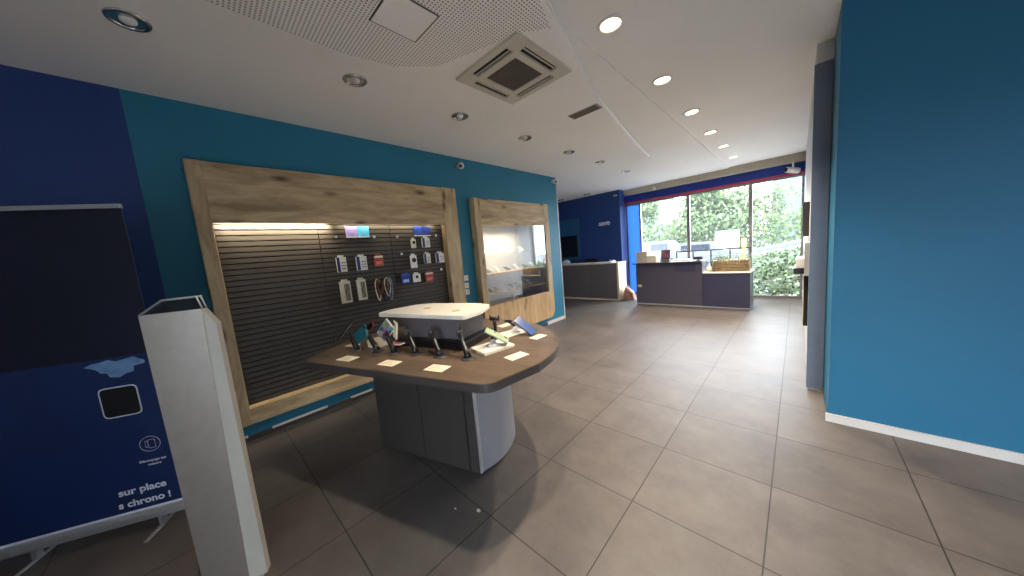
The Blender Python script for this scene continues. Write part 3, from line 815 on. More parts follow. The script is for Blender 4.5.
def slab(name, label, cat, c, ax, nrm, L, W_, th, body, screen, extra=None, parts=True):
    """handset or tablet centred at c: long side along ax, screen facing nrm"""
    c = Vector(c); a = Vector(ax).normalized(); n = Vector(nrm); n = (n - a * n.dot(a)).normalized(); w_ = n.cross(a)
    t = thing(name, label, cat, tuple(c))
    m_ = Matrix(((a.x, w_.x, n.x, c.x), (a.y, w_.y, n.y, c.y), (a.z, w_.z, n.z, c.z), (0, 0, 0, 1)))
    obj('body', MB().box(-L/2, L/2, -W_/2, W_/2, -th/2, th/2, mtx=m_, bev=th * .3), body, t)
    obj('screen', MB().box(-L/2 + .006, L/2 - .006, -W_/2 + .004, W_/2 - .004, th/2 - .0002, th/2 + .0012, mtx=m_), screen, t)
    obj('camera_bump', MB().box(L/2 - .035, L/2 - .010, -W_/2 + .008, -W_/2 + .030, -th/2 - .002, -th/2 + .0005, mtx=m_, bev=.0006), M['black'], t)
    return t
U3 = Vector((EU.x, EU.y, 0)); V3 = Vector((EV.x, EV.y, 0)); Z3 = Vector((0, 0, 1))
slab('smartphone', 'dark phone with pale rim tilted on the leftmost display arm', 'phone', Vector((-2.52, .725, 1.045)), U3 * .125 + Z3 * .10, (U3 * .125 + Z3 * .10).cross(Vector((-2.5, .745, -.48))) * -1 + Vector((.02, 0, 0)), .16, .076, .014, M['black'], scr_w)
slab('tablet', 'turquoise backed tablet tilted on the second display arm', 'tablet', Vector((-2.42, .800, 1.005)), U3 * .13 + Z3 * .075, U3 * .1 - Z3 * .25 + V3 * .9, .18, .10, .010, mat('turquoise_case', (24, 112, 128), .4), scr_w)
slab('smartphone', 'small red and black phone behind the turquoise tablet', 'phone', Vector((-2.50, .90, 1.03)), U3 * .12 + Z3 * .08, Z3 * .5 - V3 * .8, .13, .06, .010, mat('red_case', (170, 44, 54), .4), scr_b)
slab('smartphone', 'bright multicoloured phone screen on the third display arm', 'phone', Vector((-2.13, .875, 1.055)), U3 * .10 + Z3 * .09, -V3 * .9 + Z3 * .3 + U3 * .35, .16, .10, .010, M['white'], scr_c)
slab('smartphone', 'pink phone lying behind the third display arm', 'phone', Vector((-2.19, .97, .925)), U3, Z3, .13, .07, .010, M['white'], mat('pink_screen', (200, 120, 130), .2, var=.4, scale=16))
slab('smartphone', 'white backed phone standing at the right of the colourful one', 'phone', Vector((-2.03, .90, 1.065)), Z3 * .9 + U3 * .2, V3 * .8 + U3 * .4, .12, .07, .010, M['paper'], scr_w)
def small_box(c, dims, m, label, rz, name='accessory_box'):
    x, y, z = c
    o = thing(name, label, 'box', (x, y, z), rz)
    T = XF[o.name]
    obj('carton', MB().box(-dims[0]/2, dims[0]/2, -dims[1]/2, dims[1]/2, 0, dims[2] * .62, mtx=T, bev=.002), m, o)
    obj('lid', MB().box(-dims[0]/2 - .002, dims[0]/2 + .002, -dims[1]/2 - .002, dims[1]/2 + .002, dims[2] * .60, dims[2], mtx=T, bev=.002), m, o)
AT = math.atan2(.30, .954)
small_box((-2.36, .90, TZ), (.12, .10, .055), M['paper'], 'small white box on the table under the turquoise tablet', AT)
# price cards and trays
def card(c, L, W_, label, rz=AT, z=TZ):
    mb = MB().box(-L/2, L/2, -W_/2, W_/2, 0, .0025, mtx=Matrix.Translation((c[0], c[1], z)) @ Matrix.Rotation(rz, 4, 'Z'), bev=.0006)
    t = thing('price_card', label, 'price card', (c[0], c[1], z), rz, 'price cards on the island table')
    obj('card', mb, M['paper'], t)
    for k in range(3):
        T = Matrix.Translation((c[0], c[1], z)) @ Matrix.Rotation(rz, 4, 'Z')
        obj('print_line', MB().box(-L * .34, L * (.30 - .12 * k), -W_ * .28 + k * W_ * .22, -W_ * .20 + k * W_ * .22, .0024, .0029, mtx=T), mat('faint_print', (190, 178, 156), .7), t)
card((-2.252, .640), .135, .085, 'cream price card at the left of the table front')
card((-1.872, .765), .135, .085, 'cream price card between the second and fourth display arms')
card((-1.510, .885), .135, .090, 'cream price card by the front corner of the island table')
card((-1.235, 1.270), .135, .085, 'cream price card by the curved right table edge', AT + 1.15)
card((-1.37, 1.655), .12, .075, 'cream price card under the tilted blue phone', AT + 1.25)
card((-1.86, 1.80), .12, .08, 'cream price card behind the riser at the right', AT + 1.2)
card((-2.60, .790), .10, .075, 'pale card at the left rim of the table', AT)
# trays with stands
def tray(c, L, W_, h, rz, label):
    t = thing('display_tray', label, 'tray', (*c, TZ), rz)
    T = XF[t.name]
    obj('plate', MB().box(-L/2, L/2, -W_/2, W_/2, 0, h, mtx=T, bev=.004), M['paper'], t)
    obj('rim', MB().box(-L/2 + .01, L/2 - .01, -W_/2 + .01, W_/2 - .01, h - .001, h + .003, mtx=T, bev=.001), M['white_gloss'], t)
    return h
tray((-1.475, 1.295), .24, .18, .022, AT + 1.1, 'thick cream display tray under the green phone')
tray((-1.62, 1.625), .24, .15, .008, AT + 1.1, 'flat cream display tray behind the green phone')
def white_stand(c, z0, head, label):
    t = thing('phone_stand', label, 'display stand', (*c, z0))
    T = Matrix.Translation((*c, z0))
    obj('base_disc', MB().lathe([(0, 0), (.040, 0), (.040, .010), (.022, .020), (.012, .045), (0, .050)], T, 24), M['white'], t)
    a = Vector((*c, z0 + .04)); h0 = Vector(head)
    obj('arm', MB().tube([a, a.lerp(h0, .5), h0], [.011, .010, .012], 10), M['black'], t)
    obj('clip', MB().tube([h0 + U3 * -.03, h0 + U3 * .03], .009, 8), M['black'], t)
    return t
white_stand((-1.462, 1.292), TZ + .025, (-1.49, 1.31, 1.005), 'short stand with white base holding the green phone')
slab('smartphone', 'pale green phone face down on the white based stand', 'phone', Vector((-1.445, 1.315, .992)), U3 * .11 - Z3 * .075 + V3 * .05, -Z3 * .6 - U3 * .6 - V3 * .2, .17, .085, .012, mat('pale_green_case', (160, 176, 140), .35), scr_b)
white_stand((-1.60, 1.66), TZ + .011, (-1.64, 1.63, 1.00), 'stand with white base holding the blue phone at the table end')
slab('smartphone', 'blue phone tilted on the stand at the right end of the table', 'phone', Vector((-1.50, 1.665, .965)), U3 * .13 - Z3 * .10 + V3 * .0, -V3 * .35 + Z3 * .6 + U3 * .4, .18, .075, .012, mat('blue_case', (40, 58, 104), .3), mat('blue_screen', (62, 84, 136), .15, var=.2))
# gooseneck behind the green phone
gn = thing('phone_stand', 'upright black display arm with empty clip beside the riser', 'display stand', (-1.625, 1.47, TZ))
obj('base_disc', MB().lathe([(0, 0), (.045, 0), (.045, .004), (.014, .012), (0, .012)], Matrix.Translation((-1.625, 1.47, TZ)), 24), M['dark_grey'], gn)
obj('arm', MB().tube([(-1.625, 1.47, .91), (-1.63, 1.475, .98), (-1.635, 1.48, 1.048)], [.013, .012, .014], 10), M['black'], gn)
hd = obj('head', MB().tube([(-1.67, 1.468, 1.052), (-1.60, 1.492, 1.052)], .015, 10), M['black'], gn)
for s_ in (-1, 1):
    obj('claw', MB().tube([(-1.635 + s_ * .03, 1.48 + s_ * .01, 1.052), (-1.635 + s_ * .035, 1.48 + s_ * .012, 1.078)], .006, 6), M['black'], hd)

# floor crumbs of paper near the table
for i, (x, y, w_) in enumerate(((-1.375, .965, 'larger one at the table shadow'), (-1.50, .885, 'smaller one deep in the table shadow'))):
    pts = [(x + .014 * (1 - .5 * i) * math.cos(a) * (1 + .2 * math.sin(3 * a)), y + .010 * (1 - .4 * i) * math.sin(a)) for a in [k * PI / 4 for k in range(8)]]
    solo('paper_scrap', MB().prism(pts, 0, .004), M['white'], 'tiny white paper scrap on the floor, ' + w_, 'scrap', (x, y, 0), group='scraps on the floor')

# ================================================================== security gate (left foreground)
sg = thing('security_gate', 'tall brushed steel gate panel with white edge in the left foreground', 'security gate', (-1.99, -.08, 0))
nb = Vector((-.906, .42, 0)) * .045
def slab4(bl, br, tr, tl, back):
    q = [Vector(p) for p in (bl, br, tr, tl)]
    return MB().hexa([q[0], q[1], q[1] + back, q[0] + back, q[3], q[2], q[2] + back, q[3] + back])
FL, FR_, TL, TR = (-2.037, -.187, .02), (-1.967, -.034, .02), (-2.040, -.193, 1.40), (-1.953, -.003, 1.40)
g1 = slab4(FL, FR_, TR, TL, nb)
obj('steel_panel', g1, M['steel'], sg)
bk_ = Vector((-.906, .42, 0)) * .002
wp = MB()
e0 = Vector((-1.967, -.034, .02)); e1 = Vector((-1.938, .032, .02)); t0_ = Vector((-1.953, -.003, 1.40)); t1_ = Vector((-1.937, .032, 1.325)); 
wp.hexa([e0 + bk_, e1 + bk_, e1 + nb, e0 + nb, t0_ + bk_, t1_ + bk_, t1_ + nb, t0_ + nb])
obj('white_edge', wp, mat('ivory_edge', (176, 173, 164), .45), sg)
cp = MB()
A0, A1, A2, A3 = Vector((-2.040, -.193, 1.40)), Vector((-2.007, -.121, 1.455)), Vector((-1.958, -.014, 1.456)), Vector((-1.953, -.003, 1.40))
for off in (nb * .15, nb * .85):
    cp.tube([A0 + off, A1 + off, A2 + off, A3 + off], .0045, 8)
cp.tube([A1 + nb * .1, A1 + nb * .9], .0045, 8).tube([A2 + nb * .1, A2 + nb * .9], .0045, 8)
obj('top_rim', cp, M['alu_light'], sg)
obj('cap_glass', slab4(A0 + nb * .3, A3 + nb * .3, A2 + nb * .3, A1 + nb * .3, nb * .3), glass_mat('smoked_glass', (.45, .5, .52), .05), sg)
obj('foot_plate', slab4((-2.045, -.205, 0), (-1.945, .02, 0), (-1.945, .02, .02), (-2.045, -.205, .02), nb * 1.2), M['steel'], sg)

# ================================================================== roll-up banner
th = math.atan2(.889, .457); BWd = .85
bo = Vector((-2.866, -.238, 0)) - Vector((.457, .889, 0)) * BWd / 2
bn = thing('rollup_banner', 'navy roll-up banner with a phone picture and white words behind the gate', 'banner', tuple(bo), th)
BT = XF[bn.name]
def bbox(*a, **k): return MB().box(*a, mtx=BT, **k)
obj('cassette', bbox(-BWd/2 - .01, BWd/2 + .01, -.045, .045, .076, .125, bev=.01), M['alu_light'], bn)
obj('top_bar', bbox(-BWd/2, BWd/2, -.012, .012, 1.985, 2.01, bev=.003), M['alu_light'], bn)
obj('pole', MB().tube([BT @ Vector((0, .03, .12)), BT @ Vector((0, .02, 1.99))], .008, 8), M['alu_light'], bn)
for x in (BWd/2 - .145, -BWd/2 + .145):
    obj('foot', MB().box(x - .010, x + .010, -.15, .15, 0, .010, mtx=BT, bev=.003).box(x - .01, x + .01, -.02, .02, .008, .078, mtx=BT), M['alu_light'], bn)
pr = obj('print_sheet', bbox(-BWd/2, BWd/2, -.002, .002, .12, 1.99), [M['banner'], M['banner_top']], bn)
obj('dark_top', bbox(-BWd/2, BWd/2, -.0035, -.0018, 1.12, 1.99), M['banner_top'], pr)
# white bottom border of the print
obj('border', bbox(-BWd/2, BWd/2, -.0035, -.0018, .122, .138), M['print_white'], pr)
FX = Matrix.Rotation(PI / 2, 4, 'X')
def btext(body, x, z, size, bold=.0, al='RIGHT', m=None):
    o = text_part('lettering', body, size, m or M['print_white'], pr, Matrix.Translation((x, -.0035, z)) @ FX, bold, .0006, al)
    return o
btext('sur place', BWd/2 - .09, .250, .062, .0016)
btext('s chrono !', BWd/2 - .078, .170, .060, .0016)
btext('Découpage sur', BWd/2 - .060, .432, .021, .0004)
btext('mesure', BWd/2 - .088, .406, .021, .0004)
# circled phone icon
cxb, czb = BWd/2 - .120, .545
rg = MB()
pts = [BT @ Vector((cxb + .048 * math.cos(a), -.0035, czb + .048 * math.sin(a))) for a in [k * PI / 16 for k in range(32)]]
rg.tube(pts, .0014, 6, closed=True)
def rect_loop(m_, x0, x1, z0, z1, r=.0014, c=.004):
    P_ = [(x0 + c, z0), (x1 - c, z0), (x1, z0 + c), (x1, z1 - c), (x1 - c, z1), (x0 + c, z1), (x0, z1 - c), (x0, z0 + c)]
    m_.tube([BT @ Vector((a, -.0035, b_)) for a, b_ in P_], r, 6, closed=True)
rect_loop(rg, cxb - .008, cxb + .024, czb - .028, czb + .026)
rect_loop(rg, cxb - .022, cxb - .010, czb - .020, czb + .022)
obj('phone_icon', rg, M['print_white'], pr)
# printed phone and pale glow
ph = MB().prism(round_poly([(-.09, -.02), (.085, -.02), (.085, .17), (-.09, .17)], .03), 0, .001, BT @ Matrix.Translation((BWd/2 - .20, -.0035, .77)) @ FX)
obj('phone_rim_print', ph, M['print_white'], pr)
ph = MB().prism(round_poly([(-.083, -.013), (.078, -.013), (.078, .163), (-.083, .163)], .026), 0, .001, BT @ Matrix.Translation((BWd/2 - .20, -.0043, .77)) @ FX)
obj('phone_print', ph, M['black'], pr)
gp = []
for k in range(20):
    a = k * 2 * PI / 20; r = 1 + .25 * math.sin(3 * a) + .15 * math.sin(7 * a + 1)
    gp.append((.11 * r * math.cos(a), .05 * r * math.sin(a)))
obj('glow_print', MB().prism(gp, 0, .0008, BT @ Matrix.Translation((BWd/2 - .18, -.0036, 1.06)) @ FX), M['glow_print'], pr)

# ================================================================== reception counter
rcx = thing('reception_counter', 'slate grey reception counter with a higher left block and lower right block', 'counter', (-1.8, 7.3, 0))
YC = 7.27
obj('high_body', MB().box(-2.83, -1.45, YC + .02, YC + .62, .05, .985, bev=.006), M['counter'], rcx)
obj('high_top', MB().box(-2.90, -1.45, YC - .02, YC + .64, .985, 1.012, bev=.004), M['counter_dark'], rcx)
obj('reflection_panel', MB().box(-1.98, -1.56, YC + .008, YC + .025, .80, .97, bev=.002), M['counter_dark'], rcx)  # indigo panel stands in for a reflection on the counter front
obj('low_body', MB().box(-1.448, -.655, YC + .0, YC + .60, .05, .745, bev=.006), M['counter_dark'], rcx)
obj('low_top', MB().box(-1.44, -.64, YC - .02, YC + .62, .745, .768, bev=.004), M['white'], rcx)
obj('skirting', MB().box(-2.82, -.66, YC + .03, YC + .58, 0, .05), M['alu'], rcx)
obj('skirting_strip', MB().box(-2.83, -.655, YC + .004, YC + .032, .03, .052), M['alu_light'], rcx)
obj('switch_plate', MB().box(-2.79, -2.70, YC + .012, YC + .022, .44, .50, bev=.003), M['maple'], rcx)
pt = thing('desk_monitor', 'small black screen seen from behind where the two counter blocks meet', 'monitor', (-1.55, 7.45, 1.012))
obj('foot', MB().lathe([(0, 0), (.05, 0), (.05, .008), (.012, .012), (.010, .04), (0, .04)], Matrix.Translation((-1.55, 7.45, 1.012)), 16), M['dark_grey'], pt)
obj('housing', MB().box(-1.64, -1.47, 7.43, 7.46, 1.03, 1.10, bev=.006), M['dark_grey'], pt)
# things on the counter
def carton(c, d, m, label, rz=0, name='cardboard_box', flaps=True):
    t = thing(name, label, 'box', c, rz); T = XF[t.name]; w_, dp, h = d
    obj('walls', MB().box(-w_/2, w_/2, -dp/2, dp/2, 0, h, mtx=T, bev=.003), m, t)
    if flaps:
        obj('flap', MB().box(-w_/2, w_/2, -dp/2 - .002, -dp/2 + .04, h, h + .004, mtx=T @ Matrix.Translation((0, 0, 0)) ), m, t)
        obj('tape', MB().box(-.025, .025, -dp/2 - .002, dp/2 + .002, h + .0005, h + .0055, mtx=T), M['paper'], t)
    return t
kraft = mat('kraft_card', (206, 188, 164), .8)
carton((-2.74, 7.52, 1.012), (.24, .22, .26), kraft, 'tall tan carton at the left end of the reception counter', .1)
carton((-2.49, 7.50, 1.012), (.22, .2, .15), M['paper'], 'pale low carton beside the tan carton on the counter', -.1)
ds = thing('photo_display', 'dark framed picture block with pink faces standing on the counter', 'picture', (-2.22, 7.5, 1.012), -.05)
T = XF[ds.name]
Tt = T @ Matrix.Rotation(-.15, 4, 'X')
obj('frame', MB().box(-.095, .095, -.02, .02, 0, .27, mtx=Tt, bev=.004), M['black'], ds)
obj('print', MB().box(-.08, .08, -.023, -.019, .09, .25, mtx=Tt), mat('pink_dark_print', (120, 74, 92), .4, var=.9, scale=22), ds)
obj('foot', MB().box(-.10, .10, -.06, .06, 0, .06, mtx=T, bev=.004), mat('olive_stand', (98, 100, 80), .5), ds)
pp = solo('paper_stack', MB().box(-2.08, -1.72, 7.45, 7.72, 1.012, 1.045, bev=.003), M['paper'], 'flat pile of white papers on the high counter', 'paper', (-1.9, 7.58, 1.012))
sp_ = thing('glass_vase', 'clear glass jar on the low counter left of the planter', 'jar', (-1.36, 7.45, .768))
obj('jar', MB().lathe([(0, .004), (.055, .004), (.060, .03), (.060, .18), (.045, .21), (.045, .22), (.055, .22)], Matrix.Translation((-1.36, 7.45, .768)), 24), M['case_glass'], sp_)
obj('filling', MB().lathe([(0, .006), (.053, .006), (.053, .10), (0, .10)], Matrix.Translation((-1.36, 7.45, .768)), 24), M['paper'], sp_)
# planter with sprigs
pl_ = thing('planter_box', 'rectangular wicker planter box with grey green sprigs on the low counter', 'planter', (-.98, 7.48, .768))
wk = wood('wicker_weave', (116, 100, 72), (172, 152, 116), (78, 64, 46), 'X', scale=3.0)
pb = MB().box(-1.28, -.67, 7.36, 7.62, .775, 1.0, bev=.008)
for k in range(7): pb.tube([(-1.285, 7.352, .795 + k * .031), (-.665, 7.352, .795 + k * .031)], .010, 6)
for k in range(13):
    x = -1.26 + k * .048
    pb.tube([(x, 7.345, .78), (x, 7.345, 1.0)], .006, 6)
obj('basket', pb, wk, pl_)
obj('liner', MB().box(-1.34, -.62, 7.32, 7.66, .768, .776, bev=.002), mat('orange_tray', (214, 176, 140), .5), pl_)
sprig = leaf_mat('sprig_leaf', (150, 170, 118)); sprig2 = leaf_mat('sprig_leaf_dark', (86, 112, 70))
lf = MB()
for k in range(700):
    x = random.uniform(-1.29, -.66); y = random.uniform(7.34, 7.62); z = .995 + abs(random.gauss(0, .055))
    a = random.uniform(0, 2 * PI); t_ = random.uniform(-1, 1); s_ = random.uniform(.018, .034)
    d = Vector((math.cos(a), math.sin(a), t_)).normalized() * s_; w_ = d.cross(Vector((0, 0, 1))).normalized() * s_ * .4
    c = Vector((x, y, z)); lf.mi = k % 2
    lf._f([lf.bm.verts.new(q) for q in (c, c + d * .5 + w_, c + d, c + d * .5 - w_)])
fo = obj('foliage', lf, [sprig, sprig2], pl_); fo['kind'] = 'stuff'

# rail frame between the counter and the window
rl = thing('railing', 'low dark metal railing standing in front of the window behind the counter', 'railing', (-1.55, 8.40, 0))
YR = 8.40
x0, x1 = -2.235, -.735
obj('top_rail', MB().box(x0, x1, YR - .015, YR + .015, 1.172, 1.20), M['dark_grey'], rl)
obj('bottom_rail', MB().box(x0, x1, YR - .012, YR + .012, .10, .125), M['dark_grey'], rl)
for k in range(5):
    x = x0 + .015 + k * (x1 - x0 - .03) / 4
    obj('post', MB().box(x - .013, x + .013, YR - .013, YR + .013, 0 if k in (0, 4) else .12, 1.18), M['dark_grey'], rl)

# ================================================================== alcove desk
dk = thing('service_desk', 'taupe service desk with maple end panel before the navy wall', 'desk', (-4.3, 7.9, 0))
obj('front', MB().box(-6.4, -3.50, 7.70, 7.74, .04, 1.0, bev=.003), M['counter_brown'], dk)
obj('body', MB().box(-6.4, -3.50, 7.74, 8.15, 0, .98), M['counter_brown'], dk)
obj('top', MB().box(-6.42, -3.44, 7.66, 8.22, 1.0, 1.03, bev=.004), M['maple'], dk)
obj('end_panel', MB().box(-3.50, -3.45, 7.70, 8.20, 0, 1.0, bev=.003), M['maple'], dk)
obj('kick_strip', MB().box(-6.4, -3.50, 7.69, 7.71, 0, .04), M['maple'], dk)
obj('panel_joint', MB().box(-4.27, -4.262, 7.697, 7.701, .04, 1.0), M['black'], dk)
oc = thing('office_chair', 'dark office chair back showing above the service desk', 'chair', (-4.55, 8.27, 0))
ch = MB().prism(round_poly([(-.22, 0), (.22, 0), (.20, .30), (-.20, .30)], .07), -.03, .03, Matrix.Translation((-4.55, 8.29, .85)) @ Matrix.Rotation(PI/2, 4, 'X'))
obj('backrest', ch, M['black'], oc)
obj('post', MB().tube([(-4.55, 8.30, .08), (-4.55, 8.30, .90)], .02, 8), M['dark_grey'], oc)
obj('foot', MB().box(-4.63, -4.47, 8.25, 8.33, 0, .08, bev=.01), M['dark_grey'], oc)
solo('paper_sheet', MB().box(-4.15, -3.65, 7.72, 7.98, 1.03, 1.05, bev=.003), M['print_white'], 'white sheets spread at the right end of the service desk', 'paper', (-3.9, 7.85, 1.03))
solo('paper_sheet', MB().box(-4.85, -4.35, 7.72, 7.95, 1.03, 1.045, bev=.003), M['print_white'], 'white sheets in the middle of the service desk', 'paper', (-4.6, 7.85, 1.03))
kb = thing('desk_phone', 'small pale desk telephone at the right of the service desk', 'telephone', (-3.78, 8.05, 1.03))
obj('base', MB().box(-3.86, -3.70, 8.0, 8.14, 1.03, 1.06, bev=.006), M['alu_light'], kb)
obj('handset', MB().tube([(-3.85, 8.04, 1.085), (-3.78, 8.04, 1.075), (-3.71, 8.04, 1.085)], [.016, .010, .016], 10), M['white'], kb)
wb = thing('tissue_pack', 'white crumpled paper bag at the left end of the service desk', 'bag', (-5.15, 7.8, 1.03))
obj('pouch', MB().lathe([(0, 0), (.11, .0), (.13, .05), (.10, .10), (.05, .13), (0, .14)], Matrix.Translation((-5.15, 7.85, 1.03)), 9), M['print_white'], wb)
# bag on the floor
bg = thing('paper_bag', 'tan and pink bag slumped on the floor by the desk end', 'bag', (-3.28, 7.95, 0))
bm_ = MB(); 
bm_.prism([(-.16, 0), (.15, 0), (.10, .20), (.03, .26), (-.08, .34), (-.14, .20)], -.09, .09, Matrix.Translation((-3.27, 7.95, .0)) @ Matrix.Rotation(PI/2, 4, 'X'), bev=.015)
obj('sack', bm_, mat('tan_bag', (176, 126, 108), .7, var=.35, scale=14), bg)
obj('handle', MB().tube([(-3.36, 7.95, .32), (-3.34, 7.93, .39), (-3.28, 7.94, .36), (-3.25, 7.95, .25)], .008, 6), mat('cream_bag_handle', (226, 208, 184), .7), bg)
# teal board and television on the navy wall
tb = solo('wall_board', MB().box(-5.62, -4.93, 8.325, 8.36, 1.14, 2.40, bev=.004), mat('petrol_board', (34, 92, 128), .35), 'petrol blue rectangular board on the navy wall', 'board', (-5.3, 8.34, 1.3))
tv = thing('television', 'dark flat television on the petrol blue board', 'television', (-5.35, 8.30, 1.58))
obj('housing', MB().box(-5.85, -4.99, 8.285, 8.325, 1.22, 1.90, bev=.006), M['black'], tv)
obj('screen', MB().box(-5.83, -5.01, 8.281, 8.287, 1.25, 1.88), scr_b, tv)
sv = text_part('wall_lettering', 'save', .20, mat('white_wall_letters', (214, 222, 240), .5), None, Matrix.Identity(4), .006, .008, 'CENTER')
sv.data.transform(Matrix.Rotation(PI / 2, 4, 'X')); sv.location = (-4.10, 8.35, 2.085)
tag(sv, 'white word on the navy wall above the service desk', 'lettering')

# ================================================================== right wall fixtures
rm_ = thing('wall_screen', 'dark upright screen high on the right wall near the window', 'screen', (.088, 5.0, 1.5))
obj('housing', MB().box(.036, .088, 4.75, 5.35, 1.42, 1.80, bev=.005), M['dark_grey'], rm_)
obj('screen', MB().box(.032, .037, 4.78, 5.32, 1.45, 1.77), scr_b, rm_)
rk = thing('wall_rack', 'grey and white wall dispenser on the right wall below the dark screen', 'dispenser', (.088, 4.5, 1.1))
obj('back_plate', MB().box(.05, .088, 4.35, 4.80, 1.02, 1.36, bev=.004), M['alu_light'], rk)
obj('pocket', MB().box(-.012, .052, 4.38, 4.77, 1.10, 1.20, bev=.004), M['white'], rk)
obj('tray', MB().box(-.03, .055, 4.36, 4.79, 1.04, 1.10, bev=.004), M['black'], rk)
rb = thing('wall_board', 'narrow dark board hanging low on the right wall', 'board', (.088, 4.6, .55))
obj('board', MB().box(.052, .088, 4.5, 4.9, .45, 1.0, bev=.004), M['black'], rb)
obj('edge', MB().box(.048, .053, 4.5, 4.52, .45, 1.0), M['maple'], rb)

# ================================================================== leafy screen and outside
def leaves_panel(n, x0, x1, y0, z0, ztop, mats, size):
    m_ = MB()
    for k in range(n):
        x = random.uniform(x0, x1); u = (x - x0) / (x1 - x0); zt = ztop[0] + (ztop[1] - ztop[0]) * u
        z = z0 + (zt - z0) * random.random()
        y = y0 + random.uniform(0, .06); s_ = random.uniform(*size); a = random.uniform(0, 2 * PI)
        d = Vector((math.cos(a), random.uniform(-.6, .3), math.sin(a))).normalized() * s_
        w_ = d.cross(Vector((random.uniform(-.3, .3), 1, .2))).normalized() * s_ * .36
        c = Vector((x, y, z)); m_.mi = min(len(mats) - 1, int(random.random() * len(mats)))
        m_._f([m_.bm.verts.new(q) for q in (c, c + d * .45 + w_, c + d, c + d * .45 - w_)])
    return m_
hs = thing('leaf_screen', 'artificial ivy leaf screen standing behind the lower right window pane', 'hedge screen', (-.35, 9.1, 0))
obj('mesh_backing', bars([(-.82 + i * .10, -.812 + i * .10, 9.21, 9.218, 0, 1.0) for i in range(11)] + [(-.82, .30, 9.21, 9.218, z_ * .12, z_ * .12 + .008) for z_ in range(9)]), M['white'], hs)
lm = [leaf_mat('ivy_green', (150, 178, 104)), leaf_mat('ivy_pale', (222, 230, 216)), leaf_mat('ivy_grey', (190, 206, 178)), leaf_mat('ivy_dark', (74, 100, 56)), leaf_mat('ivy_pale_edge', (230, 236, 228))]
fo = obj('foliage', leaves_panel(3600, -.82, .32, 9.12, .02, (.98, 1.16), lm, (.045, .08)), lm, hs); fo['kind'] = 'stuff'

struct('ground', MB().box(-60, 60, YW + .02, 120, -.25, -.02), M['asphalt'])
struct('sidewalk', MB().box(-20, 20, YW + .02, 13.5, -.02, .0), M['concrete'])
struct('ground_front', MB().box(-30, 30, -40, -3.2, -.25, -.02), M['concrete'])

leafM = [leaf_mat('tree_leaf_light', (108, 122, 78)), leaf_mat('tree_leaf_mid', (88, 106, 66)), leaf_mat('tree_leaf_dark', (66, 82, 52))]
bark = mat('bark', (110, 96, 80), .9)
def tree(x, y, h, r, label, n=1500, lean=0, mul=2.1):
    t = thing('broadleaf_tree', label, 'tree', (x, y, -.02), 0, 'trees beyond the street')
    tr = MB().tube([(x, y, -.02), (x + .1, y, h * .35), (x + lean, y, h * .7)], [h * .035, h * .025, h * .012], 8)
    for k in range(5):
        a = k * 1.3
        tr.tube([(x + .1, y, h * .35), (x + math.cos(a) * r * .5, y + math.sin(a) * r * .5, h * .62 + .1 * k)], [h * .014, h * .006], 6)
    obj('trunk', tr, bark, t)
    m_ = MB(); blobs = []
    for k in range(11):
        a = random.uniform(0, 2 * PI); q = random.uniform(0, .7) * r
        blobs.append((Vector((x + math.cos(a) * q, y + math.sin(a) * q, h * random.uniform(.28, .84))), r * random.uniform(.38, .6)))
    for k in range(int(n * mul)):
        c, R_ = random.choice(blobs)
        v = Vector((random.gauss(0, 1), random.gauss(0, 1), random.gauss(0, 1))).normalized() * R_ * random.uniform(.6, 1.05)
        p = c + v; s_ = random.uniform(.16, .32) * r / 2.4
        d = Vector((random.gauss(0, 1), random.gauss(0, 1), random.gauss(0, .6))).normalized() * s_
        w_ = d.cross(v).normalized() * s_ * .5; m_.mi = random.choice((0, 0, 1, 1, 2))
        m_._f([m_.bm.verts.new(q_) for q_ in (p, p + d * .5 + w_, p + d, p + d * .5 - w_)])
    f_ = obj('foliage', m_, leafM, t); f_['kind'] = 'stuff'
tree(-9.6, 24, 5.2, 2.2, 'tree seen through the leftmost clear pane', 1500)
tree(-7.0, 30, 4.6, 2.0, 'small tree far behind the left window mullion', 1200)
tree(-4.8, 24, 5.4, 2.4, 'full tree at the middle of the centre pane', 2000)
tree(-2.6, 23, 5.0, 2.0, 'tree just left of the right mullion', 1700)
tree(-1.2, 25, 4.7, 1.2, 'tree just right of the right mullion', 1400)
tree(.9, 30, 3.3, 1.6, 'low tree at the right edge of the window', 1200)
tree(-13.0, 27, 5.0, 2.4, 'tree hidden behind the blue film at the far left', 900)
# hedge bank
hb_ = thing('street_hedge', 'long low green hedge across the street', 'hedge', (-5, 22, 0))
m_ = MB()
for k in range(5200):
    x = random.uniform(-14, 4); z = random.uniform(0, 2.5); y = 22 + random.uniform(-.4, .4)
    s_ = random.uniform(.12, .25); d = Vector((random.gauss(0, 1), random.gauss(0, 1), random.gauss(0, 1))).normalized() * s_
    w_ = d.cross(Vector((0, 1, .1))).normalized() * s_ * .45; m_.mi = k % 3; p = Vector((x, y, z))
    m_._f([m_.bm.verts.new(q_) for q_ in (p, p + d * .5 + w_, p + d, p + d * .5 - w_)])
f_ = obj('foliage', m_, leafM, hb_); f_['kind'] = 'stuff'
obj('stems', bars([(-14 + k * .9, -13.96 + k * .9, 21.98, 22.02, -.02, 1.5) for k in range(20)]), bark, hb_)
